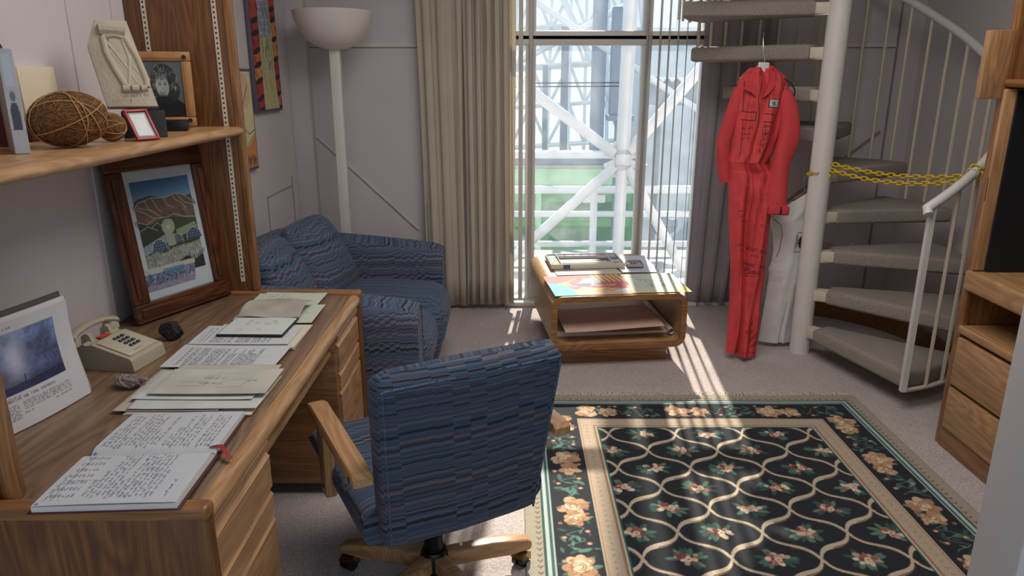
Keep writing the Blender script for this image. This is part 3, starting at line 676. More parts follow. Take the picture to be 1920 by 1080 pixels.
# back frame with arched top
mm = sl(MB()); secs = []
for k in range(17):
    t = k/16; y = 3.09+t*1.36; top = .74+.07*math.sin(PI*t)**.6; P = []
    for q in range(9): a = PI*q/8; P.append((-1.36+.10*math.cos(a), y, top-.06+.06*math.sin(a)))
    P += [(-1.46, y, .06), (-1.22, y, .06)]
    secs.append(P)
mm.loft(secs); mm.build('back_frame', 'sofa_fabric', sf, uv=True, ang=1.0)
for y0, y1, x1 in ((3.28, 3.765, -.43), (3.775, 4.26, -.40)):
    # seat cushion with rolled front dropping down
    mm = sl(MB()); secs = []
    for k in range(15):
        t = k/14; y = y0+(y1-y0)*t; e = 1-abs(2*t-1)**6; h = .455+.03*e; xf = x1+.055*e-.02
        P = [(-1.15, y, h-.06), (-1.12, y, h-.01), (-1.0, y, h), (-.8, y, h+.006*e), (-.65, y, h), (xf-.10, y, h-.012), (xf-.045, y, h-.04), (xf-.012, y, h-.09), (xf, y, h-.15), (xf-.01, y, h-.22), (xf-.035, y, h-.30), (xf-.06, y, .09), (xf-.1, y, .07), (-.75, y, .28), (-1.15, y, .3)]
        secs.append(P)
    mm.loft(secs); mm.build('seat_cushion', 'sofa_fabric', sf, uv='XY', ang=1.2)
for (cx, cy, cz, ry, rz, w) in ((-1.17, 3.60, .615, -66, 7, .54), (-1.10, 4.05, .645, -62, -10, .52)):
    mm = sl(MB()); M = T(cx, cy, cz) @ RZ(rz) @ RY(-ry-180) @ T(0, 0, 0)
    mm.puffy(.50, w, .21, 5, 2.2, 16, M=M, crown=.15); q = mm.build('back_cushion', 'sofa_fabric', sf, uv=True, ang=1.6)
for x, y in ((-.52, 3.12), (-.52, 4.42), (-1.3, 3.12), (-1.3, 4.42)):
    mm = sl(MB()); mm.box(x-.03, x+.03, y-.03, y+.03, 0, .065, .004); mm.build('foot', 'maroon', sf)
for y0, y1 in ((3.07, 3.27), (4.27, 4.47)):
    mm = sl(MB()); r = (y1-y0)/2-.012; cy = (y0+y1)/2
    mm.tube([(-.43, cy+r, .08), (-.43, cy+r, .42)]+[(-.43, cy+r*math.cos(a), .553+.09*math.sin(a)) for a in np.linspace(0, PI, 12)]+[(-.43, cy-r, .42), (-.43, cy-r, .08)], .005, 6); mm.build('arm_piping', 'sofa_fabric', sf, uv=True)
# ================================================================ OFFICE CHAIR
oc = thing('office_chair', 'blue striped office chair with oak arms and star base pulled from the desk', 'chair', (-.26, 2.07, 0), R(28))
mm = MB(); MbK = T(0.0, -.215, .362) @ RX(10)
secs = []
for k in range(17):
    t = k/16; z = .585*t; w = .243+.036*t; th = .048
    if t < .1: f = math.sqrt(max(0, 1-(1-t/.1)**2)); 
    elif t > .9: f = math.sqrt(max(0, 1-(1-(1-t)/.1)**2))
    else: f = 1
    w2 = w-.03*(1-f); th2 = th*(.25+.75*f); P = []
    bow = -.012
    for q in range(32):
        a = 2*PI*q/32; c, s_ = math.cos(a), math.sin(a)
        X = w2*math.copysign(abs(c)**.16, c); Y = th2*math.copysign(abs(s_)**.35, s_)
        P.append(MbK @ Vector((X, Y+bow*(1-(X/w)**2)*(1), z+.014*math.sin(PI*(X+w)/(2*w))*(t > .5)*(2*t-1))))
    secs.append(P)
mm.loft(secs); mm.build('backrest', 'chair_fabric', oc, uv=True, ang=1.1)
mm = MB(); hw = .24
for s in (-1, 1):
    mm.tube([MbK @ Vector((s*(.225+.06*z), -.046, z)) for z in np.linspace(.03, .555, 10)], .0035, 6)
mm.tube([MbK @ Vector((x, -.05, .56)) for x in np.linspace(-.258, .258, 10)], .0035, 6)
mm.build('piping', 'sofa_fabric', oc, uv=True)
mm = MB(); secs = []
for k in range(21):
    t = k/20; y = -.22+.67*t; e = 1 if t < .75 else math.sqrt(max(0.02, 1-((t-.75)/.25)**2)); P = []
    for q in range(28):
        a = 2*PI*q/28; c, s_ = math.cos(a), math.sin(a)
        P.append((-.006+.288*math.copysign(abs(c)**.3, c), y, .43-.025*(1-e)+.062*e*math.copysign(abs(s_)**.6, s_)))
    secs.append(P)
mm.loft(secs); mm.build('seat', 'chair_fabric', oc, uv='XY', ang=1.1)
for s in (-1, 1):
    mm = MB(); prof = [(-.305, .625), (-.305, .648), (-.292, .66), (.165, .668), (.21, .655), (.215, .635), (.19, .622), (.13, .622), (.08, .628), (-.2, .622)]
    mm.prism(prof, .058, M=T(s*.305-.029, 0, 0) @ Matrix(((0, 0, 1, 0), (1, 0, 0, 0), (0, 1, 0, 0), (0, 0, 0, 1))), b=.008)
    ar = mm.build('armrest', 'oak_light_Y', oc)
    mm = MB(); mm.prism([(.11, .36), (.175, .36), (.18, .63), (.10, .63)], .034, M=T(s*.300-.017, 0, 0) @ Matrix(((0, 0, 1, 0), (1, 0, 0, 0), (0, 1, 0, 0), (0, 0, 0, 1))), b=.005)
    mm.build('arm_post', 'oak_light_Z', oc)
    mm = MB(); mm.tube([(s*.316, .14, .39), (s*.3195, .14, .39)], .008, 12); mm.tube([(s*.333, -.27, .636), (s*.3355, -.27, .636)], .008, 12); mm.build('screw_cap', 'black_plastic', ar)
MB().tube([(0, 0, .09), (0, 0, .20), (0, 0, .2001), (0, 0, .36)], [.032, .032, .022, .022], 24).build('gas_column', 'black_metal', oc)
MB().box(-.10, .10, -.12, .12, .345, .372, .005).build('tilt_mechanism', 'black_metal', oc)
MB().lathe([(0, .055), (.045, .055), (.048, .12), (.04, .14), (0, .14)], 24).build('hub', 'black_metal', oc)
for k in range(5):
    a = R(90-28+72*k+2)
    Mz = Matrix.Rotation(a, 4, 'Z')
    mm = MB(); mm.prism([(.03, .068), (.03, .128), (.20, .122), (.33, .104), (.345, .092), (.345, .072), (.337, .062), (.27, .060)], .046, M=Mz @ T(0, .023, 0) @ RX(90), b=.009)
    lg = mm.build('leg', 'oak_light_X', oc)
    mm = MB(); M = Mz @ T(.315, 0, 0) @ RZ(30+47*k)
    for s in (-1, 1): mm.tube([M @ Vector((0.012, s*.006, .024)), M @ Vector((.012, s*.022, .024))], .0235, 20)
    cs = mm.build('caster', 'black_plastic', lg)
    mm = MB(); 
    mm.lathe([(0, .057), (.008, .057), (.012, .052), (.0, .03)], 12, c=tuple(Mz @ Vector((.315, 0, 0))))
    mm.prism([(-.018, .012), (-.018, .045), (.0, .055), (.02, .052), (.038, .04), (.02, .05)], .05, M=M @ T(0, .025, 0) @ RX(90)); mm.build('caster_hood', 'brass', lg)
# ================================================================ RUG
def rug_canvas():
    w, h = 1.78, 2.60; c = Cv(w, h, 285, '191d24'); X = c.xs[None, :]+0*c.ys[:, None]; Y = c.ys[:, None]+0*c.xs[None, :]
    d = np.minimum(np.minimum(X, w-X), np.minimum(Y, h-Y)); A = c.A
    def band(a, b, col): A[(d >= a) & (d < b)] = rgb(col)
    cx = w/2
    # inner lattice: ogee ribbons
    P = .318; Q = .31; y0 = h-.595
    rd = random.Random(3)
    def ribbon(xa, ya, xb, yb, kind):
        pts = []; dx, dy = xb-xa, yb-ya; L = math.hypot(dx, dy); nx, ny = -dy/L, dx/L
        for k in range(15):
            t = k/14; o = .017*math.sin(2*PI*t)*(1 if kind else -1); pts.append((xa+dx*t+nx*o, ya+dy*t+ny*o))
        if kind:
            for k in range(14):
                c.line(pts[k:k+2], 0.009+.018*math.sin(PI*(k+.5)/14)**2, 'b3a58e')
            c.line([(x+.006, y-.007) for x, y in pts[1:9]], .004, '4c3128')
        else:
            c.line(pts, .013, 'b3a58e'); c.line([(x+.002, y+.009) for x, y in pts[2:12]], .004, '5a3b2e'); c.line([(x-.003, y-.010) for x, y in pts[7:14]], .004, '8d8372')
    def bouquet(x, y, s=1.5):
        for k in range(12):
            a = rd.uniform(0, 2*PI); c.ell(x+.036*s*math.cos(a), y+.024*s*math.sin(a), .017*s, .0065*s, rd.choice(('3f6152', '2f4a44', '4f7061')), a)
        for k in range(20):
            a = rd.uniform(0, 2*PI); r = rd.uniform(.003, .026)*s
            c.ell(x+r*1.2*math.cos(a), y+r*.8*math.sin(a), rd.uniform(.006, .010)*s, rd.uniform(.005, .008)*s, rd.choice(('b28a74', 'c3ae97', '8a5548', 'a88f7c', '6e3b33', 'cdbfae')), a)
        c.ell(x+.004, y-.004, .009*s, .008*s, 'cbb49a'); c.ell(x+.004, y-.004, .004*s, .003*s, '93604e')
    for j in range(-3, 20):
        for i in range(-4, 5):
            yy = y0+Q/2*3-j*Q/2*1.0; xx = cx+i*P+(0 if j % 2 else P/2)
            if not (-.2 < yy < h+.2): continue
            ribbon(xx, yy, xx+P/2, yy-Q/2, 0); ribbon(xx, yy, xx-P/2, yy-Q/2, 1)
            bouquet(xx+P/2, yy+.0)
    # border bands
    band(0, .372, '191d24')
    band(0, .064, '989080'); band(.064, .074, '2f4f47'); band(.074, .088, 'a8b2b4'); band(.088, .101, '31574d'); band(.101, .106, '9aa5a5')
    band(.275, .362, 'ab9a86'); band(.283, .286, '9a7455'); band(.345, .356, '94704f'); band(.356, .364, 'b4afa3'); band(.364, .372, '31574d')
    for k in range(int((h+w)*2/.034)):
        pass
    def marks(x0, y0, x1, y1, col, n, s):
        for k in range(n):
            t = (k+.5)/n; x = x0+(x1-x0)*t; y = y0+(y1-y0)*t
            c.line([(x-s, y+s), (x, y-s*.4), (x+s, y+s)], .0045, col)
    for a in ((.05, .05, .05, h-.05), (w-.05, .05, w-.05, h-.05)): marks(*a, '57503f', 76, .008)
    for a in ((.05, .05, w-.05, .05), (.05, h-.05, w-.05, h-.05)): marks(*a, '57503f', 52, .008)
    for a in ((.315, .33, .315, h-.33), (w-.315, .33, w-.315, h-.33)): marks(*a, '8f8270', 56, .004)
    for a in ((.33, .315, w-.33, .315), (.33, h-.315, w-.33, h-.315)): marks(*a, '8f8270', 34, .004)
    def rose(x, y, s):
        for k in range(7):
            a = 2*PI*k/7+rd.random(); c.ell(x+.036*s*math.cos(a), y+.036*s*math.sin(a), .024*s, .019*s, rd.choice(('a8805f', 'b5926f', '9d7658', 'bfa183')), a)
        for k in range(14):
            a = rd.uniform(0, 6.28); r = rd.uniform(.01, .045)*s; c.ell(x+r*math.cos(a), y+r*math.sin(a), .009*s, .005*s, rd.choice(('d2c6b0', 'c9b59a', '8c6a50', 'b08c6c', '9a7256')), a+1.5)
        for k in range(6):
            a = 2*PI*k/6+rd.random(); c.ell(x+.018*s*math.cos(a), y+.018*s*math.sin(a), .016*s, .012*s, rd.choice(('c4a684', 'cdb99c', 'b18a68')), a)
        for r in (.030, .018, .009):
            a0 = rd.uniform(0, 6); c.line([(x+r*s*math.cos(a0+t*.5), y+r*s*math.sin(a0+t*.5)) for t in range(8)], .0035, '7f5641')
        c.ell(x, y, .006*s, .006*s, 'd8c9ae')
    def leaf(x, y, a, s, col):
        c.ell(x+.02*s*math.cos(a), y+.02*s*math.sin(a), .025*s, .0095*s, col, a)
    def border(path_len, f):
        n = max(1, round(path_len/.40)); st = path_len/n
        for k in range(n):
            for (u, v, s) in (((k+.30)*st, .000, 1.05), ((k+.52)*st, .012, .8)):
                x, y = f(u, v)
                for q in range(7): leaf(x+.03*math.cos(q), y+.03*math.sin(q), rd.uniform(0, 6.28), s*1.1, rd.choice(('3f5f55', '2e4b45', '55756a')))
            for (u, v, s) in (((k+.30)*st, .000, 1.12), ((k+.53)*st, .010, .86)):
                rose(*f(u, v), s)
            for q in range(16):
                x, y = f((k+.72+rd.uniform(0, .38))*st, rd.uniform(-.065, .065)); leaf(x, y, rd.uniform(0, 6.28), rd.uniform(.5, 1.0), rd.choice(('3f6457', '2e4b45', '4f7568')))
            pts = [f((k+.66+t*.035)*st, .035*math.sin(t*1.2)) for t in range(13)]; c.line(pts, .004, '55756a')
            for q in range(3):
                x, y = f((k+.75+.1*q)*st, (-1)**q*.045); c.ell(x, y, .011, .009, 'a06b55'); c.ell(x, y, .005, .005, 'c9a88a')
            for q in range(5):
                x, y = f((k+.18+rd.uniform(0, .45))*st, rd.choice((-1, 1))*.055); c.ell(x, y, .009, .009, rd.choice(('b0937c', '8a5f50', '9d8573')))
    m_ = .19
    border(h-.38, lambda u, v: (m_+v, h-m_-u)); border(h-.38, lambda u, v: (w-m_-v, h-m_-u))
    border(w-.38, lambda u, v: (m_+u, h-m_-v)); border(w-.38, lambda u, v: (w-m_-u, m_+v))
    # keep border motifs inside the black band
    for a, b, col in ((0, .064, None), (.064, .074, '2f4f47'), (.074, .088, 'a8b2b4'), (.088, .101, '31574d'), (.101, .106, '9aa5a5')):
        if col: band(a, b, col)
    rg = np.random.RandomState(5); A *= (1+.10*(rg.rand(c.ny, c.nx, 1)-.5)); np.clip(A, 0, 1, out=A)
    return c
rug = thing('rug', 'black floral area rug with cream lattice and fringed ends on the carpet', 'rug', (.05, .955, .001))
def rugdef(X, Y, dz): return X, Y, .009+dz+.0012*np.sin(7*X+3*Y)
sheet('pile', rug_canvas(), rug, 'rug_pile', rugdef, t=.008)
mm = MB(); rg = random.Random(11)
for s, yb in ((1, 2.60), (-1, 0.0)):
    for k in range(190):
        x = .005+k*.0094; L = rg.uniform(.035, .065); a = rg.uniform(-.6, .6); q = rg.uniform(-.02, .02)
        mm.tube([(x, yb-s*.004, .006), (x+.3*a*L, yb+s*L*.5, .010), (x+a*L+q, yb+s*L, .004)], [.0022, .0026, .001], 4)
tag(mm.build('fringe', 'paper_cream', rug), kind='stuff')
# ================================================================ WALL UNIT (right)
wu = thing('wall_unit', 'tall oak wall unit with drawers and dark open bay on the right', 'cabinet', (2.3, 2.3, 0))
def ul(mm): mm.M = T(-2.3, -2.3, 0); return mm
UX, UY0, UY1, UB = 2.0, 1.55, 3.075, 2.76
for y0, y1 in ((UY1-.03, UY1), (UY0, UY0+.03)):
    mm = ul(MB()); mm.box(UX+.02, UB, y0, y1, 0, 2.5, .003); mm.build('side_panel', 'oak_Z', wu)
for y0, y1 in ((UY1-.045, UY1+.002), (UY0-.002, UY0+.045), (2.30, 2.345)):
    mm = ul(MB()); mm.box(UX, UX+.025, y0, y1, 0, 2.5, .005); mm.build('stile', 'oak_Z', wu)
mm = ul(MB()); mm.box(UB-.015, UB-.003, UY0+.03, UY1-.03, 0, 2.5); mm.build('back_panel', 'oak_dark_Z', wu)
mm = ul(MB()); mm.box(UX-.004, UX+.022, UY0+.045, UY1-.03, 0, .095, .006); mm.build('base_rail', 'oak_Y', wu)
mm = ul(MB()); mm.box(UX-.012, UB-.02, UY0+.045, UY1-.04, .555, .592, .008, 3); mm.build('ledge', 'oak_light_Y', wu)
mm = ul(MB()); mm.box(UX-.022, UB-.02, UY0+.03, UY1-.03, .755, .845, .012, 3); mm.build('shelf', 'oak_light_Y', wu)
mm = ul(MB()); mm.box(UX-.010, UB-.02, UY0+.03, UY1-.02, 1.61, 1.642, .012, 3); mm.build('shelf', 'oak_Y', wu)
for (z0, z1) in ((.315, .54), (.10, .300)):
    for (a, b) in ((2.35, 3.025), (1.60, 2.295)):
        mm = ul(MB()); mm.box(UX-.014, UX+.02, a, b, z0, z1, .008, 2); mm.build('drawer', 'oak_light_Y', wu)
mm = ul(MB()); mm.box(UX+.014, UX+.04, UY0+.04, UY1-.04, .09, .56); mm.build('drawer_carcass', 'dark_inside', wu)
# retracted door edge with pull slot and dark lining behind it
mm = ul(MB()); mm.box(UX-.012, UX+.30, 3.005, 3.025, .85, 1.605, .003); pd = mm.build('pocket_door', 'oak_light_Z', wu)
mm = ul(MB()); mm.box(UX-.014, UX-.0115, 3.012, 3.018, 1.15, 1.25, .001); mm.build('slot', 'oak_dark_Z', pd)
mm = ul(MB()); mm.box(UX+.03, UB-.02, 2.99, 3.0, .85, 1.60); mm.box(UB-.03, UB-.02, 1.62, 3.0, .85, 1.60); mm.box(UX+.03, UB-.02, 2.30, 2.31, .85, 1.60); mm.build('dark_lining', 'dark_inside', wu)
mm = ul(MB()); mm.box(UX-.105, UX+.0, 3.028, 3.058, 1.565, 1.83, .005); mm.build('door_block', 'oak_light_Z', wu)
# ================================================================ SPIRAL STAIR
SX, SY = 1.80, 4.23; PH0, DPH, RISE, TR = -76, 26.4, .233, .84
ss = thing('spiral_staircase', 'white spiral staircase with carpeted treads and curved handrail', 'staircase', (SX, SY, 0))
MB().tube([(0, 0, 0), (0, 0, 3.0)], .06, 40).build('column', 'white_paint', ss)
mm = MB(); span = 36
secs = []
def tread_ring(r0, r1, a0, a1, z, k=9):
    return [(r1*math.cos(a0+(a1-a0)*i/k), r1*math.sin(a0+(a1-a0)*i/k), z) for i in range(k+1)]+[(r0*math.cos(a1), r0*math.sin(a1), z), (r0*math.cos(a0), r0*math.sin(a0), z)]
a0, a1 = R(0), R(span)
def tr(ins, z):
    # inset sector: shift edges in by ins
    P = []; k = 9
    r1 = TR-ins; da = ins
    for i in range(k+1):
        t = i/k; a = a0+(a1-a0)*t; P.append(Vector((r1*math.cos(a), r1*math.sin(a), z)))
    P[0] += Vector((-math.sin(a0), math.cos(a0), 0))*ins; P[-1] -= Vector((-math.sin(a1), math.cos(a1), 0))*ins
    b1 = Vector((.135*math.cos(a1), .135*math.sin(a1), z))+Vector((math.cos(a1), math.sin(a1), 0))*ins-Vector((-math.sin(a1), math.cos(a1), 0))*(ins-.02)
    b0 = Vector((.135*math.cos(a0), .135*math.sin(a0), z))+Vector((math.cos(a0), math.sin(a0), 0))*ins+Vector((-math.sin(a0), math.cos(a0), 0))*(ins-.02)
    return [*P, b1, b0]
mm.loft([tr(.012, -.088), tr(.002, -.082), tr(0, -.07), tr(0, -.022), tr(.004, -.010), tr(.012, -.003), tr(.028, 0)])
tread0 = mm.build('tread', 'tread_carpet', ss, ang=.9)
mm = MB()
for a in (a0+.10, a1-.10):
    M = Matrix.Rotation(a, 4, 'Z'); mm.box(.05, .15, -.018, .018, -.078, -.018, .003, M=M)
mm.box(.05, TR-.03, -.03, .03, -.085, -.075, M=Matrix.Rotation((a0+a1)/2, 4, 'Z'))
br0 = mm.build('bracket', 'cream_paint', tread0)
NT = 11
for k in range(NT):
    if k == 0: t = tread0
    else:
        t = tread0.copy(); COL.objects.link(t); b = br0.copy(); COL.objects.link(b); b.parent = t; t.parent = ss
    t.location = (0, 0, .20+k*RISE); t.rotation_euler = (0, 0, R(PH0+k*DPH))
    if k == 0: t['label'] = 'lowest carpeted tread, just above the floor'
RR = .865
def zr(ph): return 1.08+RISE*(ph-PH0)/DPH
mm = MB(); pts = [(RR*math.cos(R(p)), RR*math.sin(R(p)), zr(p)) for p in np.arange(PH0-3, 232, 4)]
pts.insert(0, (pts[0][0]-.0, pts[0][1]-.02, pts[0][2]-.025)); mm.tube(pts, .024, 14); hr = mm.build('handrail', 'white_paint', ss)
mm = MB(); mm.tube([(RR*math.cos(R(PH0-1)), RR*math.sin(R(PH0-1)), .11), (RR*math.cos(R(PH0-1)), RR*math.sin(R(PH0-1)), 1.07)], .019, 4); mm.build('newel_post', 'white_paint', ss, smooth=False)
bl = None; BL_ = {}
for k in range(NT):
    for j, off in enumerate((8.8, 17.6, 26.4)):
        p = PH0+k*DPH+off
        L = zr(p)-(.20+k*RISE-.09)
        if bl is None or True:
            key = j
        o = None
        if k == 0:
            mm = MB(); mm.tube([(0, 0, 0), (0, 0, L)], .0095, 6); o = mm.build('baluster', 'cream_paint', ss, smooth=False)
            BL_[j] = o
        else:
            o = BL_[j].copy(); COL.objects.link(o); o.parent = ss
        o.location = (RR*math.cos(R(p)), RR*math.sin(R(p)), .20+k*RISE-.09); o.rotation_euler = (0, 0, R(p))
mm = MB(); mm.tube([((RR)*math.cos(R(p)), (RR)*math.sin(R(p)), .115) for p in np.linspace(PH0-1, PH0+36, 12)], .012, 6); mm.build('tread_edge_rod', 'cream_paint', ss)
mm = MB()
secs = []
for p in np.linspace(-20, 62, 14):
    c_, s_ = math.cos(R(p)), math.sin(R(p)); r = .80
    secs.append([(SX+r*c_, SY+r*s_, 0), (SX+(r+.03)*c_, SY+(r+.03)*s_, 0), (SX+(r+.03)*c_, SY+(r+.03)*s_, .115), (SX+r*c_, SY+r*s_, .115)])
mm.loft(secs); tag(mm.build('curved_kickboard', 'oak_dark_X'), 'curved brown wooden kickboard on the floor under the staircase', 'board')
# ---- wall outlet plates behind the stairs
for i, (x, lab, mt) in enumerate(((2.33, 'tan wall switch plate low on wall behind the stair treads', 'switch'), (2.52, 'white wall outlet plate right of the tan plate behind the stairs', 'trimpaint'))):
    g = thing('wall_plate', lab, 'wall plate', (x, BY-.001, .42)); MB().box(-.035, .035, -.008, 0, -.06, .06, .003).build('plate', mt, g)
    MB().box(-.006, .006, -.014, -.008, -.012, .012, .002).build('toggle', 'trimpaint' if i == 0 else 'grey_button', g)
# ---- yellow chain
chn = thing('plastic_chain', 'yellow plastic chain strung from stair column to handrail', 'chain', (SX, SY, 1.12))
mm = MB(); LL, LW = .021, .0095
pts = [(LL*.6+LW*math.cos(a), LW*math.sin(a), 0) for a in np.linspace(-PI/2, PI/2, 7)]+[(-LL*.6+LW*math.cos(a), LW*math.sin(a), 0) for a in np.linspace(PI/2, 3*PI/2, 7)]
mm.tube(pts, .0036, 8, closed=True); LK = mm.build('link', 'yellow', chn); first = [True]
def chain(path, roll0=0):
    P = [Vector(p) for p in path]; acc = 0; pos = [P[0]]; stp = .0345
    for a, b in zip(P[:-1], P[1:]):
        L = (b-a).length; u = stp-acc
        while u <= L: pos.append(a+(b-a)*(u/L)); u += stp
        acc = L-(u-stp)
    for i in range(len(pos)-1):
        m0 = (pos[i]+pos[i+1])/2; d = (pos[i+1]-pos[i]).normalized(); up = Vector((0, 0, 1))
        M = frameM(m0, d, up.cross(d) if i % 2 else up) 
        if first[0]: o = LK; first[0] = False
        else: o = LK.copy(); COL.objects.link(o); o.parent = chn
        o.matrix_local = M
ca = [(.066*math.cos(a), .066*math.sin(a), .012*math.sin(2*a)-.01) for a in np.linspace(-1.0, 4.4, 40)]
chain(ca)
e = Vector((RR*math.cos(R(-61)), RR*math.sin(R(-61)), zr(-61)-1.12-.035)); s0 = Vector((.03, -.058, .02))
def cat(a, b, sag, n=30): return [a+(b-a)*(i/n)+Vector((0, 0, -4*sag*(i/n)*(1-i/n))) for i in range(n+1)]
chain(cat(s0, e, .045)); chain(cat(s0+Vector((.02, .01, .03)), e+Vector((.02, .01, .02)), .035))
c0 = e+Vector((0, 0, .035)); tt = Vector((-math.sin(R(-61)), math.cos(R(-61)), .28)).normalized(); n1 = Vector((math.cos(R(-61)), math.sin(R(-61)), 0)); n2 = tt.cross(n1)
chain([c0+(n1*math.cos(a)+n2*math.sin(a))*.032 for a in np.linspace(0, 6.2, 24)])
mm = MB(); mm.tube([Vector((SX, SY, 1.12))+c0+(n1*math.cos(a)+n2*math.sin(a))*.0275+tt*(-.02) for a in np.linspace(0, 6.28, 20)], .0018, 5)
mm.tube([Vector((SX, SY, 1.12))+c0+n2*.028-tt*.02, Vector((SX, SY, 1.12))+c0+n2*.05-tt*.03], .0015, 5)
tag(mm.build('cable_tie', 'plastic_white'), 'white zip tie looped around the handrail at the chain end', 'cable tie')
# ================================================================ RED JUMPSUIT
YS = 4.10
def interp(tab, z):
    tab = sorted(tab)
    zs = [t[0] for t in tab]; return [np.interp(z, zs, [t[i] for t in tab]) for i in range(1, len(tab[0]))]
body = [(0.0, 1.300, 1.482, .05), (.12, 1.300, 1.487, .055), (.37, 1.292, 1.482, .06), (.50, 1.284, 1.487, .065), (.70, 1.262, 1.490, .07), (.82, 1.245, 1.492, .08), (.95, 1.232, 1.50, .085), (1.08, 1.222, 1.50, .075),
        (1.14, 1.214, 1.44, .07), (1.2, 1.222, 1.47, .075), (1.35, 1.228, 1.50, .08), (1.5, 1.226, 1.52, .08), (1.60, 1.228, 1.525, .07), (1.64, 1.25, 1.50, .055), (1.675, 1.285, 1.455, .04), (1.70, 1.315, 1.42, .03)]
red = thing('red_jumpsuit', 'bright red jumpsuit covered in black handwriting, hanging from a stair tread', 'jumpsuit', (1.38, YS, .035))
cv = Cv(.30, 1.68, 520, 'cc4043'); cv.noise(.05, 30, 4)
K = '2b1014'
def U(px_, v):   # fraction helpers: canvas x from fraction
    return px_*.30
# seams, piping, pockets
cv.line([(.125, 1.60), (.105, 1.50), (.128, 1.40), (.133, 1.20), (.135, 1.14)], .004, K)
cv.line([(.265, 1.60), (.245, 1.5), (.215, 1.2), (.21, 1.14)], .003, K); cv.line([(.03, 1.60), (.035, 1.45), (.055, 1.16)], .003, K)
for x0, x1, y0 in ((.03, .105, 1.385), (.158, .228, 1.375)):
    cv.rect(x0, y0, x1, y0+.045, 'cf4545'); cv.line([(x0, y0+.045), (x1, y0+.04)], .004, K); cv.line([(x0, y0), (x1, y0-.006), (x1, y0+.04)], .0045, K)
cv.rect(.175, 1.455, .242, 1.505, '2b1a1e'); cv.rect(.179, 1.459, .238, 1.501, 'c4ccc8')
cv.text('3', .183, 1.466, .028, '30343a', .003); cv.text('2', .218, 1.466, .028, '30343a', .003); cv.ell(.209, 1.480, .007, .014, '3f8a58')
cv.rect(.0, 1.10, .3, 1.14, 'c43638'); cv.line([(0, 1.14), (.3, 1.135)], .002, '8e1f26'); cv.line([(0, 1.10), (.3, 1.095)], .002, '8e1f26')
for x in (.095, .20): cv.rect(x, 1.09, x+.012, 1.15, 'b02a30')
cv.line([(.135, 1.14), (.14, .95), (.13, .80)], .003, '8e1f26')
random.seed(4)
for x, y, L, s in ((.045, 1.33, .06, .013), (.05, 1.30, .05, .012), (.04, 1.27, .06, .014), (.16, 1.34, .05, .012), (.17, 1.30, .05, .012)): cv.scrib(x, y, L, s, K, .0018, .05)
for x in (.16, .172, .184): cv.scrib(x, 1.36, .17, .012, K, .002, -PI/2+.05, .8)
for x in (.10, .115): cv.scrib(x, 1.06, .22, .011, '5a1a20', .0016, -PI/2, .7)
cv.scrib(.2, 1.06, .26, .012, '5a1a20', .0016, -PI/2+.2, .7); cv.scrib(.17, 1.0, .2, .012, '5a1a20', .0016, -PI/2+.2, .7)
for i, y in enumerate((.86, .83, .80)): cv.scrib(.045+.01*i, y, .05, .016, K, .002, .05)
cv.text('LOVE', .03, .655, .016, '3c1218', .0022, .1, .05); cv.scrib(.05, .63, .04, .013, K, .0018)
cv.text('KEEP ON IN', .13, .635, .018, '3c1218', .0024, -.12, .08); cv.text('SPACE SAM', .15, .60, .013, '3c1218', .002, -.1, .08)
cv.text('THANK UNITED', .10, .545, .020, K, .0028, -.12, .08); cv.text('JOHN', .105, .520, .015, K, .002, -.1, .1); cv.text('CANNON', .12, .492, .023, K, .0032, .02, .06); cv.line([(.11, .478), (.20, .484)], .0022, K)
cv.scrib(.2, .78, .09, .014, '5a1a20', .002, -.2); cv.scrib(.15, .42, .08, .016, '7a1f28', .0018, .3, .6); cv.scrib(.16, .35, .10, .016, '7a1f28', .0018, .4, .6)
for i, tx in enumerate(('OUT OF', 'LUCK?', 'SPACE', 'MAN')): cv.text(tx, .155+.028*i, .135-.030*i, .020, K, .003, .65, .08)
cv.line([(0, .022), (.3, .022)], .003, '9a2228')
def reddef(X, Y, dz):
    u = X/.30; z = Y
    zs = np.array([b[0] for b in body]); xl = np.interp(z, zs, [b[1] for b in body]); xr = np.interp(z, zs, [b[2] for b in body]); dp = np.interp(z, zs, [b[3] for b in body])
    x = xl+(xr-xl)*u; s = np.sin(PI*np.clip(u, .001, .999))**.55
    # crease between the legs and long vertical folds
    cre = .34+.05*np.sin(2.2*z); leg = np.exp(-((u-cre)/.07)**2)*np.clip((1.05-z)*2.5, 0, 1)
    fo = 1.7*(.010*np.sin(9*u+5*z+1.2*np.sin(4*z))+.006*np.sin(21*u-7*z)+.005*np.sin(33*z+9*u)*np.exp(-((z-1.1)/.25)**2)+.004*np.sin(40*u+3*z)*np.clip(z-.9, 0, 1))
    vee = np.exp(-((u-.47)/.08)**2)*np.clip((z-1.14)*2.2, 0, 1)
    y = -(dp*s)+(leg*.055+fo*s+vee*.045)
    hem = -.020*(u-.2)*np.clip(1-z/.05, 0, 1)
    back = dz < 0
    if back: y = dp*s*.55
    return x-1.38, y, z+hem
sheet('body', cv, red, 'cloth_painted', reddef, t=.02)
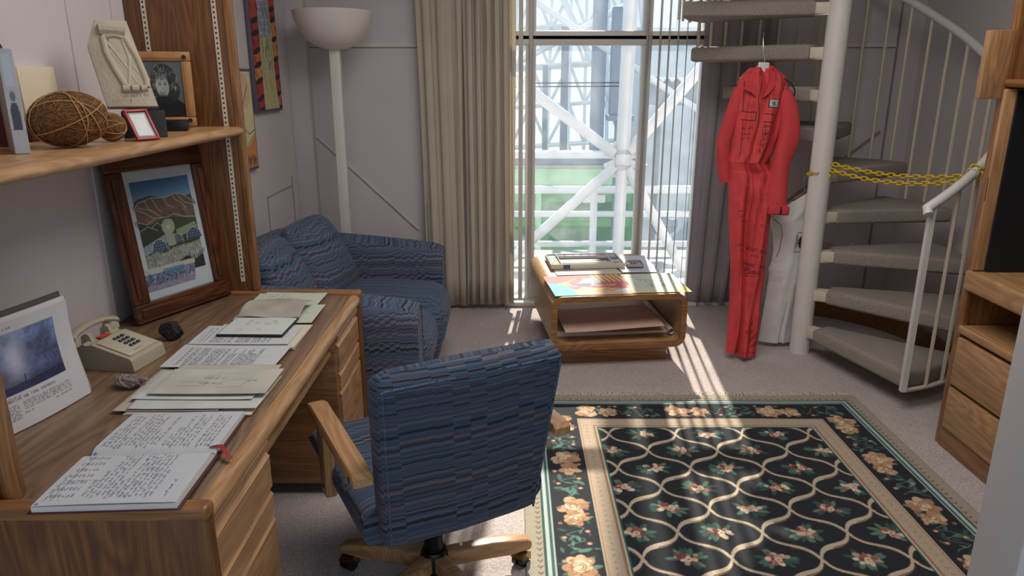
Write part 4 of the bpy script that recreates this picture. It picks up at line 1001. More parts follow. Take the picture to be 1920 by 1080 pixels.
def sleeve(pts, rad, name, mat='cloth_red', seed=0, par=red, flat=.7):
    mm = MB(); n = 26; secs = []; NS = 40
    P = [Vector(p)-par.location for p in pts]
    def at(t):
        q = t*(len(P)-1); i = min(int(q), len(P)-2); f = q-i; p0 = P[max(i-1, 0)]; p1 = P[i]; p2 = P[i+1]; p3 = P[min(i+2, len(P)-1)]
        return .5*((2*p1)+(-p0+p2)*f+(2*p0-5*p1+4*p2-p3)*f*f+(-p0+3*p1-3*p2+p3)*f**3)
    for k in range(NS+1):
        t = k/NS; c = at(t); d = (at(min(1, t+.01))-at(max(0, t-.01))).normalized()
        r = np.interp(t*(len(rad)-1), range(len(rad)), rad); ux = Vector((0, 1, 0)).cross(d).normalized(); uy = d.cross(ux)
        ring = []
        for j in range(n):
            a = 2*PI*j/n; w = 1+.07*math.sin(3*a+seed+6*t)+.05*math.sin(14*t+2*a+seed)*math.sin(PI*t)
            ring.append(c+ux*math.cos(a)*r*w+uy*math.sin(a)*r*flat*w)
        secs.append(ring)
    mm.loft(secs); return mm.build(name, mat, par, ang=1.3)
plain('cloth_red', 'c43a3e', .8, var=.06, scale=12, bump=.15, bscale=200); plain('piping_black', '24161a', .6)
sleeve([(1.245, YS, 1.60), (1.215, YS, 1.46), (1.175, YS, 1.30), (1.185, YS+.01, 1.20), (1.215, YS+.02, 1.06)], [.03, .042, .038, .04, .032], 'sleeve', seed=1)
sleeve([(1.50, YS-.02, 1.595), (1.53, YS-.03, 1.48), (1.535, YS-.04, 1.33), (1.50, YS-.06, 1.18), (1.495, YS-.07, 1.05), (1.497, YS-.07, .90)], [.03, .052, .058, .056, .056, .062], 'sleeve', seed=2)
def rl_(mm): mm.M = T(*(-red.location)); return mm
mm = rl_(MB()); mm.box(1.437, 1.558, YS-.122, YS-.02, .885, .94, .012, 3); cf = mm.build('cuff', 'cloth_red', red)
mm = rl_(MB()); mm.box(1.50, 1.51, YS-.125, YS-.119, .89, .935, .002); mm.build('cuff_tab', 'piping_black', cf)
# collar lapels
def lapel(pts, th, name):
    mm = rl_(MB()); a = [Vector(p) for p in pts]; mm.loft([[p for p in a], [p+Vector((0, th, .0)) for p in a]]); return mm.build(name, 'cloth_red', red, ang=.8)
lapel([(1.318, YS-.035, 1.700), (1.345, YS-.055, 1.66), (1.335, YS-.075, 1.60), (1.315, YS-.085, 1.545), (1.285, YS-.085, 1.568), (1.245, YS-.078, 1.585), (1.258, YS-.07, 1.615), (1.29, YS-.05, 1.67)], .012, 'lapel')
lapel([(1.40, YS-.01, 1.735), (1.425, YS-.02, 1.725), (1.425, YS-.05, 1.67), (1.420, YS-.075, 1.61), (1.385, YS-.088, 1.565), (1.352, YS-.088, 1.54), (1.375, YS-.085, 1.60), (1.392, YS-.06, 1.66)], .012, 'lapel')
lapel([(1.315, YS+.0, 1.705), (1.345, YS+.015, 1.71), (1.385, YS+.015, 1.715), (1.405, YS+.0, 1.735), (1.40, YS+.02, 1.65), (1.34, YS+.02, 1.64)], .012, 'back_collar')
mm = rl_(MB()); mm.tube([(1.475, YS-.055, 1.655), (1.512, YS-.062, 1.632), (1.538, YS-.06, 1.60), (1.545, YS-.05, 1.57), (1.543, YS-.0, 1.54)], .004, 6); mm.build('shoulder_piping', 'piping_black', red)
hg = thing('white_hanger', 'white plastic hanger hooked on a stair tread, holding the red jumpsuit', 'hanger', (1.372, YS, 1.70))
mm = MB(); mm.box(-.035, .03, -.006, .006, -.01, .05, .012, 3); mm.prism([(-.13, -.052), (-.035, 0), (.03, 0), (.12, -.05), (.125, -.04), (.03, .03), (-.035, .03), (-.135, -.042)], .008, M=RX(90) @ T(0, 0, -.004)); mm.build('bar', 'plastic_white', hg)
mm = MB(); mm.tube([(0, 0, .045), (0, 0, .075), (-.012, 0, .10), (-.018, .0, .17), (-.015, .02, .225), (.0, .05, .228), (.006, .07, .215)], .0022, 8); mm.build('hook', 'chrome', hg)
Mr_ = T(1.38, YS, .035) @ Matrix.Rotation(R(-8), 4, 'X') @ Matrix.Rotation(R(2.6), 4, 'Y')
red.matrix_world = Mr_; hg.matrix_world = Mr_ @ T(-.008, 0, 1.665)
# ================================================================ WHITE JUMPSUIT
YW = 4.34; wh = thing('white_jumpsuit', 'white sleeveless garment with round green logo hanging partly behind the stair column', 'garment', (1.70, YW, .03))
wb_ = [(0.0, 1.578, 1.80, .05), (.08, 1.582, 1.80, .05), (.30, 1.598, 1.82, .055), (.44, 1.604, 1.84, .06), (.475, 1.596, 1.85, .06), (.52, 1.610, 1.86, .06), (.60, 1.614, 1.86, .06), (.70, 1.600, 1.87, .06), (.785, 1.572, 1.88, .05), (.83, 1.62, 1.90, .045), (.89, 1.69, 1.90, .04), (.93, 1.745, 1.87, .03), (.945, 1.765, 1.85, .02)]
cw = Cv(.30, .95, 400, 'd3d0cd'); cw.noise(.03, 20, 8)
cw.line([(.02, .79), (.05, .76), (.048, .70), (.03, .60), (.02, .56)], .0035, '24303a'); cw.rect(0, .40, .085, .43, 'c9c6c3'); cw.line([(0, .43), (.085, .43)], .0015, 'a5a2a0')
lx, ly = .195, .655
cw.line([(lx-.065, ly-.055), (lx-.058, ly+.045), (lx-.045, ly+.06), (lx+.05, ly+.06)], .0035, '20242a'); cw.line([(lx-.07, ly-.058), (lx+.06, ly-.058)], .0035, '20242a')
cw.line([(lx-.054, ly-.03), (lx-.047, ly+.04)], .006, '22262e'); cw.ell(lx, ly, .042, .044, '101a22'); cw.ell(lx+.008, ly, .032, .036, '1c5a36'); cw.ell(lx+.012, ly+.014, .016, .012, '2f7d4c', .6); cw.ell(lx, ly-.014, .014, .010, '2f7d4c', -.4)
for dy in (-.018, .004, .026): cw.line([(lx-.042, ly+dy), (lx-.02, ly+dy)], .002, 'c9cccc')
def whdef(X, Y, dz):
    u = X/.30; z = Y; zs = np.array([b[0] for b in wb_]); xl = np.interp(z, zs, [b[1] for b in wb_]); xr = np.interp(z, zs, [b[2] for b in wb_]); dp = np.interp(z, zs, [b[3] for b in wb_])
    s = np.sin(PI*np.clip(u, .001, .999))**.55; fo = .006*np.sin(9*u+3*z)+.003*np.sin(19*u-4*z)
    cre = np.exp(-((u-.55)/.05)**2)*np.clip((.30-z)*3, 0, 1)*.03
    y = -(dp*s)+fo*s+cre
    if dz < 0: y = dp*s*.5
    return xl+(xr-xl)*u-1.70, y, z
sheet('body', cw, wh, 'cloth_painted', whdef, t=.02)
h2 = thing('wooden_hanger', 'brown wooden hanger with wire hook holding the white garment', 'hanger', (1.80, YW, .965))
mm = MB(); mm.tube([(-.10, 0, -.03), (-.05, 0, .004), (0, 0, .02), (.05, 0, .004), (.08, 0, -.02)], [.008, .01, .012, .01, .008], 10); mm.build('bar', 'oak_dark_X', h2)
mm = MB(); mm.tube([(-.03, 0, .015), (-.04, 0, .06), (-.055, -.01, .085), (-.052, -.03, .115), (-.03, -.06, .135), (-.015, -.09, .13)], .002, 8); mm.build('hook', 'chrome', h2)
# ================================================================ ART PAINTERS
random.seed(21)
def art_landscape():
    """framed watercolour: mountain range above a glasshouse complex of domes and vaults"""
    c = Cv(.335, .49, 620, 'b9bcc0')
    x0, y0, x1, y1 = .034, .075, .304, .452
    W_, H2 = x1-x0, y1-y0
    def P(u, v): return (x0+u*W_, y0+v*H2)
    for k in range(30): c.rect(x0, y0+H2*(.72+.28*k/30), x1, y0+H2*(.72+.28*(k+1)/30), tuple(np.array([.50, .62, .68])*(1-k/30)+np.array([.20, .36, .52])*k/30))
    c.poly([P(0, .80), P(.1, .83), P(.3, .845), P(.5, .80), P(.8, .77), P(1, .80), P(1, .6), P(0, .6)], '3f4c40')
    c.poly([P(0, .74), P(.08, .79), P(.3, .82), P(.55, .80), P(.72, .83), P(.85, .80), P(1, .72), P(1, .50), P(0, .50)], '6a5344')
    for k in range(26):
        u = random.random(); v = random.uniform(.55, .78); c.ell(*P(u, v), .02, .008, random.choice(('4f4238', '7b5f4c', '84684f', '4a4d3c')), -.9, .5)
    c.poly([P(0, .60), P(.2, .55), P(.5, .60), P(.75, .57), P(1, .53), P(1, .2), P(0, .2)], '313b2c')
    c.poly([P(.4, .52), P(.7, .58), P(1, .53), P(1, .45), P(.4, .45)], '3c4a30', .8)
    wl_ = 'b9ad9f'
    for q in ([(0, .74), (.08, .79), (.3, .82), (.55, .80), (.72, .83), (.85, .80), (1, .72)], [(.18, .80), (.22, .72), (.27, .68)], [(.3, .82), (.36, .72), (.42, .66)], [(.5, .80), (.55, .72), (.66, .68)], [(.66, .82), (.7, .76), (.8, .72), (.86, .65)],
              [(0, .73), (.14, .68), (.3, .60)], [(.05, .74), (.25, .70), (.42, .60)], [(.72, .83), (.85, .72), (1, .68)], [(0, .60), (.15, .56), (.3, .61), (.5, .60), (.62, .62), (.8, .57), (1, .55)], [(0, .5), (.15, .54), (.3, .48)], [(.2, .52), (.32, .56), (.4, .50)]):
        c.line([P(*p) for p in q], .0022, wl_)
    # glasshouses
    g = 'a8a59a'; bl_ = '223152'
    c.poly([P(0, .34), P(.5, .45), P(.5, .36), P(0, .25)], '7d8a84'); c.poly([P(.6, .45), P(.95, .50), P(1, .44), P(.62, .36)], '848c6e')
    for k in range(9): c.line([P(.06*k, .26+.012*k), P(.06*k, .345+.012*k)], .0013, 'bdbdb0')
    def dome(u, v, r, h, col=bl_):
        c.poly([P(u+r*math.cos(a), v+h*math.sin(a)) for a in np.linspace(0, PI, 16)], col)
        for t in np.linspace(-.8, .8, 6): c.line([P(u+r*t, v), P(u+r*t, v+h*math.sqrt(max(0, 1-t*t)))], .0013, 'b6b5ad')
        for t in (.25, .5, .75): w = r*math.sqrt(1-t*t); c.line([P(u-w, v+h*t), P(u+w, v+h*t)], .0013, 'b6b5ad')
        c.line([P(u+r*math.cos(a), v+h*math.sin(a)) for a in np.linspace(0, PI, 16)], .002, 'c2c1b8')
    dome(.27, .27, .13, .12); dome(.60, .31, .10, .10); dome(.90, .32, .14, .12)
    c.ell(*P(.48, .50), .030, .032, '8f9182'); c.ell(*P(.54, .51), .014, .026, '9a9a66', 0, .7)
    for k in range(8): a = k*PI/8; c.line([(P(.48, .5)[0]+.03*math.cos(a), P(.48, .5)[1]+.032*math.sin(a)), (P(.48, .5)[0]-.03*math.cos(a), P(.48, .5)[1]-.032*math.sin(a))], .0013, 'bdbcae')
    c.rect(*P(.42, .30), *P(.56, .42), '8f9186'); 
    for k in range(4): c.line([P(.42+.045*k, .3), P(.42+.045*k, .42)], .0015, 'c0c0b4')
    c.poly([P(0, .05), P(.0, .24), P(.15, .26), P(.35, .24), P(.55, .28), P(.8, .28), P(1, .30), P(1, .14), P(.85, .10), P(.75, .12), P(.7, .16), P(.55, .12), P(.4, .04), P(.25, .03), P(.05, .03)], '7f7d72')
    for k in range(120):
        u = random.uniform(0, 1); v = random.uniform(.13, .28); r = random.uniform(.004, .014); a = random.uniform(0, 3)
        x, y = P(u, v); c.line([(x-r*math.cos(a), y-r*math.sin(a)), (x+r*math.cos(a), y+r*math.sin(a))], .0012, random.choice(('b9b7ab', 'a3a196', 'c6c4ba')))
    for cu, r, lo, hi in ((.12, .12, .03, .12), (.38, .2, .03, .13), (.85, .15, .10, .20)):
        for k in range(9):
            t = -1+2*k/8; u = cu+r*t; v = lo+.05*t*t; c.rect(*P(u, v), *P(u+r*.18, v+.045), random.choice((bl_, '2d4570', '7f7d72'))); c.line([P(u, v), P(u, v+.1)], .0014, 'bdbbb0')
    c.poly([P(0, .03), P(.25, .03), P(.4, .04), P(.55, .12), P(.7, .16), P(.85, .10), P(1, .14), P(1, 0), P(0, 0)], '242c25')
    # small photo tucked in the lower left corner
    q = [(.028, .02), (.235, .02), (.235, .105), (.25, .125), (.0, .125), (.0, .02)]
    c.poly([(.008, .03), (.24, .03), (.255, .118), (.008, .118)], '6f6f86')
    c.poly([(.008, .095), (.255, .10), (.255, .118), (.008, .118)], 'b5aea2')
    for k in range(150): c.ell(random.uniform(.012, .24), random.uniform(.05, .095), random.uniform(.002, .007), random.uniform(.0015, .004), random.choice(('2d3042', '4d5068', '8d8fa2', '3b5a78', 'b0adb0')), random.uniform(0, 3), .9)
    c.rect(.10, .085, .20, .105, '4a7791', .7); c.rect(.03, .07, .045, .09, '3f5f80')
    c.poly([(.008, .03), (.24, .03), (.24, .055), (.008, .05)], '8d8290')
    for k in range(50): c.ell(random.uniform(.012, .235), random.uniform(.032, .055), .008, .0016, random.choice(('6d6474', 'a59aa2', '7d7484')), 0, .7)
    return c
def picture_frame(root, w, h, fw, th, mat, cv, glassy=True, mat2=None, M=None, inner=None):
    """frame ring + art sheet; local x right, y up, z towards viewer"""
    for nm, a in (('frame_rail', (0, w, 0, fw)), ('frame_rail', (0, w, h-fw, h)), ('frame_stile', (0, fw, fw, h-fw)), ('frame_stile', (w-fw, w, fw, h-fw))):
        mm = MB(); mm.box(a[0], a[1], a[2], a[3], 0, th, min(.006, fw*.2)); mm.box(a[0]+fw*.25 if nm == 'frame_stile' else fw*.3, a[1]-fw*.25 if nm == 'frame_stile' else w-fw*.3, a[2]+fw*.25, a[3]-fw*.25, th-.002, th+fw*.09, fw*.05); mm.build(nm, mat if nm == 'frame_rail' else (mat2 or mat), root)
    mm = MB(); mm.box(fw*.5, w-fw*.5, fw*.5, h-fw*.5, .001, th*.3); mm.build('backing', 'paper_cream', root, smooth=False)
    s = sheet('artwork', cv, root, 'painted', t=.0006, M=T(w/2-cv.w/2, h/2-cv.h/2, th*.35+.001))
    if glassy: mm = MB(); mm.box(fw, w-fw, fw, h-fw, th*.35+.003, th*.35+.004); mm.build('glass', 'picture_glass', root, smooth=False)
def M4(o, xa, ya):
    return frameM(Vector(o), Vector(xa), Vector(ya))
# big framed watercolour leaning on the desk
bl0 = Vector((-1.430, 2.590, .745)); bx = Vector((.21, .45, 0)).normalized(); by = Vector((-1.508, 2.60, 1.385))-bl0
fr_ = thingM('framed_painting', 'brown-framed watercolour of domed glasshouses and mountains, leaning upright on the desk', 'picture', M4(bl0, bx, by))
cvb = art_landscape()
picture_frame(fr_, .462, .64, .072, .022, 'frame_wood_X', cvb, mat2='frame_wood_Y')
# ---- wall pictures
def art_window():
    c = Cv(.56, .66, 300, 'c9c29a'); w, h = .56, .66
    c.rect(0, 0, w, h, 'c8744a')
    for (xa, xb) in ((.0, .16), (.44, .56)):
        y = 0
        for k in range(9):
            hh = random.uniform(.05, .11); c.rect(xa, y, xb, y+hh, random.choice(('b0473c', 'c9653f', 'cf8a4a', 'a53a36'))); c.ell((xa+xb)/2, y, (xb-xa)*.55, .014, '33222a', .15); y += hh
            for q in range(9): x = random.choice((xa, xb-.03))+random.uniform(0, .03); c.line([(x, y-.03), (x+.02, y-.06)], .004, '2a2028')
    c.poly([(.15, 0), (.16, .45), (.2, .60), (.3, .64), (.4, .58), (.44, .40), (.46, .1), (.5, 0)], 'bdb88a')
    c.poly([(.16, .35), (.18, .55), (.3, .63), (.4, .56), (.43, .38)], '8e94b4')
    for k in range(7): c.line([(.17, .38+.03*k), (.42, .38+.035*k)], .006, 'b9bcc6'); c.line([(.18+.035*k, .36), (.19+.035*k, .6)], .006, 'b9bcc6')
    for k in range(60): x = random.uniform(.18, .42); y = random.uniform(.12, .5); a = random.uniform(.8, 2.4); c.line([(x, y), (x+.05*math.cos(a), y+.06*math.sin(a))], .006, random.choice(('3c6b4a', '4f8a5a', '2b5747')))
    for k in range(30): x = random.uniform(.18, .42); y = random.uniform(.03, .15); c.line([(x, y), (x+random.uniform(-.03, .03), y+.04)], .005, random.choice(('8f9a4a', 'a9a95c')))
    return c
def art_lines():
    c = Cv(.28, .56, 300, 'd8cf9e'); c.ell(.08, .42, .10, .12, 'e0dca8'); c.ell(.2, .45, .06, .10, 'd99a8a', 0, .5); c.ell(.05, .2, .08, .1, 'd8b0a0', 0, .5)
    for q in ([(.0, .40), (.1, .33), (.18, .36), (.24, .48)], [(.08, .56), (.10, .42), (.06, .3), (.12, .2), (.1, .0)], [(.0, .22), (.12, .29), (.22, .2), (.28, .22)], [(.15, .0), (.2, .14), (.28, .2)]): c.line(q, .004, '2a2622')
    c.poly([(.12, 0), (.17, .10), (.28, .19), (.28, 0)], 'cf8a52')
    for k in range(40): x = random.uniform(.14, .26); y = random.uniform(.0, .05); c.line([(x, y), (x+.01, y+.03)], .003, '26221f')
    return c
for lab, y0, z0, w, h, fn in (('tall wall picture of green plants framed by orange and red blocks', 4.36, 1.445, .48, .80, art_window), ('narrow wall picture with black curved lines on pale yellow, lower of the two', 3.80, 1.135, .49, .56, art_lines)):
    M = frameM(Vector((WX+.004, y0, z0)), Vector((0, 1, 0)), Vector((0, 0, 1)))
    g = thingM('wall_picture', lab, 'picture', M)
    c = fn(); sx, sy = (w-.03)/c.w, (h-.03)/c.h
    mm = MB(); mm.box(0, w, 0, h, 0, .022, .002); mm.build('mount', 'truss_dark' if False else 'mount_grey' if 'mount_grey' in MT else plain('mount_grey', '5c5666', .6).name, g)
    c.xs = c.xs*sx; c.ys = c.ys*sy; sheet('print', c, g, 'painted', t=.0006, M=T(.015, .015, .0236))
# ================================================================ BOOKLET leaning on desk
def art_poster():
    c = Cv(.42, .30, 600, 'c4c2c5')
    X = c.xs[None, :]+0*c.ys[:, None]; Y = c.ys[:, None]+0*c.xs[None, :]
    m = (X > .03) & (X < .365) & (Y > .095) & (Y < .265)
    n = vnoise(c.nx, c.ny, 14, 10, 3)*.6+vnoise(c.nx, c.ny, 50, 36, 5)*.4
    t = np.clip((Y-.095)/.17, 0, 1)[..., None]; A = (1-t)*np.array([.26, .27, .42])+t*np.array([.40, .47, .62]); A = A*(.62+.75*n[..., None])
    glow = np.exp(-(((X-.22)/.035)**2+((Y-.19)/.07)**2))[..., None]; A = A*(1-glow*.8)+np.array([.80, .82, .86])*glow*.8
    brown = np.exp(-(((X-.14)/.05)**2+((Y-.135)/.025)**2))[..., None]; A = A*(1-brown*.7)+np.array([.50, .36, .36])*brown*.7
    dk_ = (Y < .118+.03*(X-.2))[..., None]; A = np.where(dk_, A*.45+np.array([.04, .04, .12]), A)
    c.A = np.where(m[..., None], A, c.A)
    for k in range(4): c.line([(.315+.012*k, .12), (.32+.012*k, .15), (.31+.014*k, .165)], .0012, '2c2f48')
    c.line([(.235, .122), (.237, .135)], .003, '2c2333'); c.ell(.237, .137, .002, .002, '2c2333')
    for k in range(12): c.line([(.20+random.random()*.03, .135), (.20+random.random()*.04, .16)], .001, 'c8ccd6', 0, ) if False else None
    c.scrib(.17, .277, .06, .005, '55555c', .0007)
    for k, tx in enumerate(('THE RESTORED CREATION AND TIDAL SYNTHESIS',)): c.text(tx, .09, .078, .0062, '44444c', .0009)
    c.scrib(.16, .086, .05, .004, '6a6a70', .0006)
    for k in range(7): c.scrib(.03, .066-.006*k, .16, .0042, '55555c', .0007, 0, .8); 
    for k in range(4): c.scrib(.205, .066-.006*k, .16, .0042, '55555c', .0007, 0, .8)
    c.scrib(.30, .038, .06, .004, '55555c', .0007); c.scrib(.2, .038, .03, .004, '55555c', .0007)
    return c
br = Vector((-1.262, 1.990, .742)); ux_ = Vector((-.078, -.282, 0)).normalized()
# sheet x runs from left (near wall side, close to camera) to right edge
bk = thing('art_book', 'open art booklet propped upright on the desk, showing a blue landscape print', 'booklet', tuple(br))
cvp = art_poster(); nrm = Vector((0, 0, 1)).cross(ux_).normalized()
if nrm.x < 0: nrm = -nrm
def mkdef(off, lean, lift, bow, w):
    def f(X, Y, dz):
        s = (w-X); t = Y/.30
        back = -(lean*t) - bow*np.sin(PI*np.clip(t, 0, 1)) + .018*np.sin(PI*s/w)*(1-t*.3) - off+dz
        x = s*ux_.x+back*nrm.x; y = s*ux_.y+back*nrm.y; z = Y*(.965)+lift+.0*s
        return x, y, z
    return f
sheet('page', cvp, bk, 'painted', mkdef(0, .035, 0.0, .015, .42), t=.0006)
cb = Cv(.42, .305, 40, 'c8c6c8'); sheet('back_pages', cb, bk, 'painted', mkdef(.010, .045, 0.0, .012, .405), t=.006)
cb = Cv(.42, .318, 40, '4c4046'); sheet('cover', cb, bk, 'painted', mkdef(.020, .048, 0.0, .012, .405), t=.004)
# ================================================================ PHONE
ph = thing('telephone', 'beige push-button desk telephone on the desk beside the propped booklet', 'telephone', (-1.305, 2.240, .7405), R(-9))
mm = MB(); hw = .082
prof = [(-.105, 0), (-.112, .01), (-.105, .045), (-.085, .075), (-.062, .088), (-.048, .083), (-.03, .087), (.10, .046), (.106, .040), (.112, .004), (.11, 0)]
secs = []
for t in np.linspace(0, 1, 9):
    y = -hw+2*hw*t; e = 0 if .08 < t < .92 else .004
    secs.append([(x*(1-e*4), y, z*(1-e*6)) for x, z in prof])
mm.loft(secs); hs = mm.build('housing', 'beige_plastic', ph, ang=.45)
mm = MB(); sl_ = math.atan2(.041, .13); Mk = T(.035, 0, .0685) @ Matrix.Rotation(sl_, 4, 'Y')
mm.box(-.060, .060, -.068, .068, -.002, .0025, .002, M=Mk); mm.build('face_plate', 'beige_light' if 'beige_light' in MT else plain('beige_light', 'b9b09b', .35).name, ph)
KEYS = '147*2580369#'
mm0 = None
for ix_ in range(4):
    for iy_ in range(3):
        mm = MB(); mm.box(-.0052, .0052, -.0062, .0062, 0, .0065, .0015); o = mm.build('button', 'grey_button', ph)
        o.matrix_local = Mk @ T(-.036+ix_*.0195, .020-iy_*.0165-.002, .002)
        o.matrix_local = Mk @ T(-.036+ix_*.0195, (iy_-1)*.0175+.006, .002)
        mm = MB(); mm.box(-.0022, .0022, -.0008, .0008, .0064, .0068); q = mm.build('digit', 'paper', o, smooth=False)
mm = MB(); mm.box(.042, .052, -.03, .012, .002, .0032, .001, M=Mk); mm.build('card_window', 'beige_plastic', ph)
mm = MB(); mm.box(-.058, -.035, -.035, .012, .0, .0012, M=T(.0, .01, .0885)); mm.build('red_sticker', 'orange_red', ph)
for s in (-1, 1):
    mm = MB(); mm.loft([[(-.075, s*y, .07), (-.050, s*y, .08), (-.058, s*y, .105), (-.070, s*y, .112), (-.088, s*y, .10), (-.09, s*y, .07)] for y in (.036, .052)]); mm.build('cradle_prong', 'beige_plastic', ph)
hsx = thing('telephone_handset', 'beige telephone handset resting across the cradle', 'handset', (-1.305, 2.240, .7405), R(-9))
mm = MB(); P = [(-.092+.0*abs(t), .112*t, .112+.020*(1-t*t)) for t in np.linspace(-1, 1, 17)]
secs = []
for t in np.linspace(-1, 1, 21):
    rx, rz = (.017, .011); cz = .104+.026*(1-abs(t)**2.2)
    if abs(t) > .72: k = (abs(t)-.72)/.28; rx += .010*math.sin(PI/2*k); rz += .004*k
    e = 1 if abs(t) < .93 else max(.05, math.sqrt(max(0, 1-((abs(t)-.93)/.07)**2)))
    secs.append([(-.088+rx*e*math.cos(a), .115*t, cz+rz*e*math.sin(a)) for a in np.linspace(0, 2*PI, 16, endpoint=False)])
mm.loft(secs); mm.build('grip', 'beige_plastic', hsx)
for s in (-1, 1):
    mm = MB(); mm.lathe([(0, -.034), (.02, -.033), (.027, -.026), (.026, -.012), (.018, .004), (0, .008)], 24, c=(0, 0, 0))
    o = mm.build('earpiece' if s > 0 else 'mouthpiece', 'beige_plastic', hsx); o.location = (-.092, s*.093, .108)
mm = MB(); pts = []
for k in range(90):
    t = k/89; a = k*1.0; pts.append((-.07-.03*t-.004*math.cos(a), -.100-.02*t-.012*t, .014+.006*math.sin(a)))
pts = [(-1.395-.045*t+.007*math.cos(t*60), 2.135-.05*t+.010*math.sin(t*2), .7525+.007*math.sin(t*60)) for t in np.linspace(0, 1, 110)]
mm.tube(pts, .0024, 5); tag(mm.build('phone_cord', 'beige_plastic'), 'coiled beige phone cord on the desk behind the propped booklet', 'cord')
# ================================================================ ROCKS
def rockf(seed, amp):
    rg = random.Random(seed); D = [(Vector((rg.gauss(0, 1), rg.gauss(0, 1), rg.gauss(0, 1))).normalized(), rg.uniform(.62, .95)) for _ in range(16)]
    def f(p):
        k = 1.0
        for d, c in D:
            q = p.dot(d)
            if q > c: k = min(k, c/q)
        return k+amp*math.sin(17*p.x+9*p.z+seed)*.5+amp*math.sin(23*p.y+5*p.x)*.5
    return f
mm = MB(); mm.ico((.045, .038, .038), (-1.228, 2.455, .7405+.033), 4, rockf(3, .05)); tag(mm.build('rock', 'rock_dark', ang=.35), 'small black jagged rock on the desk right of the telephone', 'rock')
mm = MB(); mm.ico((.056, .028, .025), (-1.170, 2.03, .7405+.020), 4, rockf(8, .12), M=None); tag(mm.build('rock', 'rock_light', ang=.5), 'elongated pale pinkish rock on the desk in front of the telephone', 'rock')
# ================================================================ PAPERS ON THE DESK
def hand_page(w, h, bg='c2c4c8', rows=17, ruled=True, dens=1, col='3a3b44', seed=1, vertical=True, inset=.02, table=False):
    random.seed(seed); c = Cv(w, h, 620, bg)
    if ruled:
        k = 0; x = .008
        while x < w: c.line([(x, 0), (x, h)], .0007, '9aa0ac', .8); x += .0078
    x = inset
    while x < w-inset:
        if random.random() < .92: c.scrib(x, random.uniform(inset, inset*1.8), (h-2.4*inset)*random.choice((1, 1, .9, .55, .35)), .0072, col, .0009, PI/2, .85)
        x += .0105
    if table:
        c.rect(.02, .02, .085, h-.02, bg)
        for j in range(7):
            for i in range(6): c.scrib(.025+.009*i, .03+.028*j, .014, .006, col, .0009, PI/2, .9)
        c.line([(.015, .1), (.085, .1)], .001, col); c.line([(.03, .02), (.03, h-.03)], .001, col)
    if ruled: c.rect(.004, .004, .012, .010, '5a78b8')
    return c
def quadM(o, ang): return T(*o) @ RZ(ang)
# open ledger notebook: covers, page blocks, written pages, ribbon
nb_ = thing('notebook', 'open ruled notebook full of handwriting, nearest on the desk', 'notebook', (-.885, 1.59, .7497), R(3)); nb_.rotation_euler = (R(-2.0), 0, R(3))
for s, dep in ((-1, .245), (1, .232)):
    nm = 'near' if s < 0 else 'far'
    mm = MB(); y0, y1 = (-dep-.004, 0) if s < 0 else (0, dep+.004); mm.box(-.158, .160, y0, y1, 0, .003, .001); mm.build('cover', 'maroon', nb_)
    thk = .017 if s < 0 else .014
    mm = MB()
    secs = []
    for t in np.linspace(0, 1, 12):
        y = s*dep*t; z = .003+thk*(1-max(0, (t-.0))**3*.25)*(math.sin(min(1, t*7)*PI/2))*1.0
        secs.append([(-.150, y, .003), (.152, y, .003), (.152, y, z), (-.150, y, z)])
    mm.loft(secs); mm.build('page_block', 'paper', nb_, smooth=False)
    c = hand_page(.302, dep, seed=5+s, table=(s < 0), inset=.018)
    def dfn(X, Y, dz, s=s, dep=dep, thk=thk):
        y = Y-dep if s < 0 else Y
        t = np.abs(y)/dep; z = .003+thk*(1-np.clip(t, 0, 1)**3*.25)*np.sin(np.minimum(1, t*7)*PI/2)+.0016+dz*.3+.002*np.sin(X*9)*t
        return X-.150, y, z
    sheet('page', c, nb_, 'painted', dfn, t=.0008)
mm = MB(); P = [(.135, .02, .016), (.158, .018, .018), (.172, .004, .014), (.185, -.012, .006), (.196, -.022, .002)]
mm.loft([[(x-.003, y-.006, z), (x+.003, y+.006, z), (x+.003, y+.006, z+.0008), (x-.003, y-.006, z+.0008)] for x, y, z in P]); rb = mm.build('ribbon', 'red_ribbon', nb_); rb['label'] = 'dark red ribbon bookmark'
def text_page(w, h, seed=1, bg='c4c6c9', hdr=True):
    random.seed(seed); c = Cv(w, h, 560, bg)
    x = .035
    while x < w-.075 if w > .3 else x < w-.03:
        if random.random() < .9: c.scrib(x, .02, (h-.05)*random.choice((1, 1, 1, .7)), .0035, '3c3d42', .0012, PI/2+.02, .8, gap=.6)
        x += .0062 if random.random() > .12 else .014
    if hdr: c.line([(.02, .03), (.024, h-.03)], .0014, 'a05a4c', .7)
    return c
def sketch_page(w, h, seed=1, bg='bab6aa'):
    random.seed(seed); c = Cv(w, h, 520, bg); c.noise(.06, 12, seed)
    c.line([(.06, .06), (.14, .06), (.14, .09), (.06, .09)], .0012, '4a4a48'); c.scrib(.12, .11, .07, .012, '3e3e40', .0014); c.scrib(.12, .075, .07, .01, '3e3e40', .0014); c.scrib(.12, .13, .05, .008, '3e3e40', .0012)
    c.line([(.18, .055), (.2, .10), (.27, .11), (.25, .05), (.18, .045)], .001, '5a5a58'); c.scrib(.26, .09, .03, .01, '3e3e40', .0012); c.line([(.14, .15), (.23, .15)], .001, '5a5a58')
    for k in range(14): c.ell(.008, .01+k*h/14.5, .0022, .0022, '6b685e')
    return c
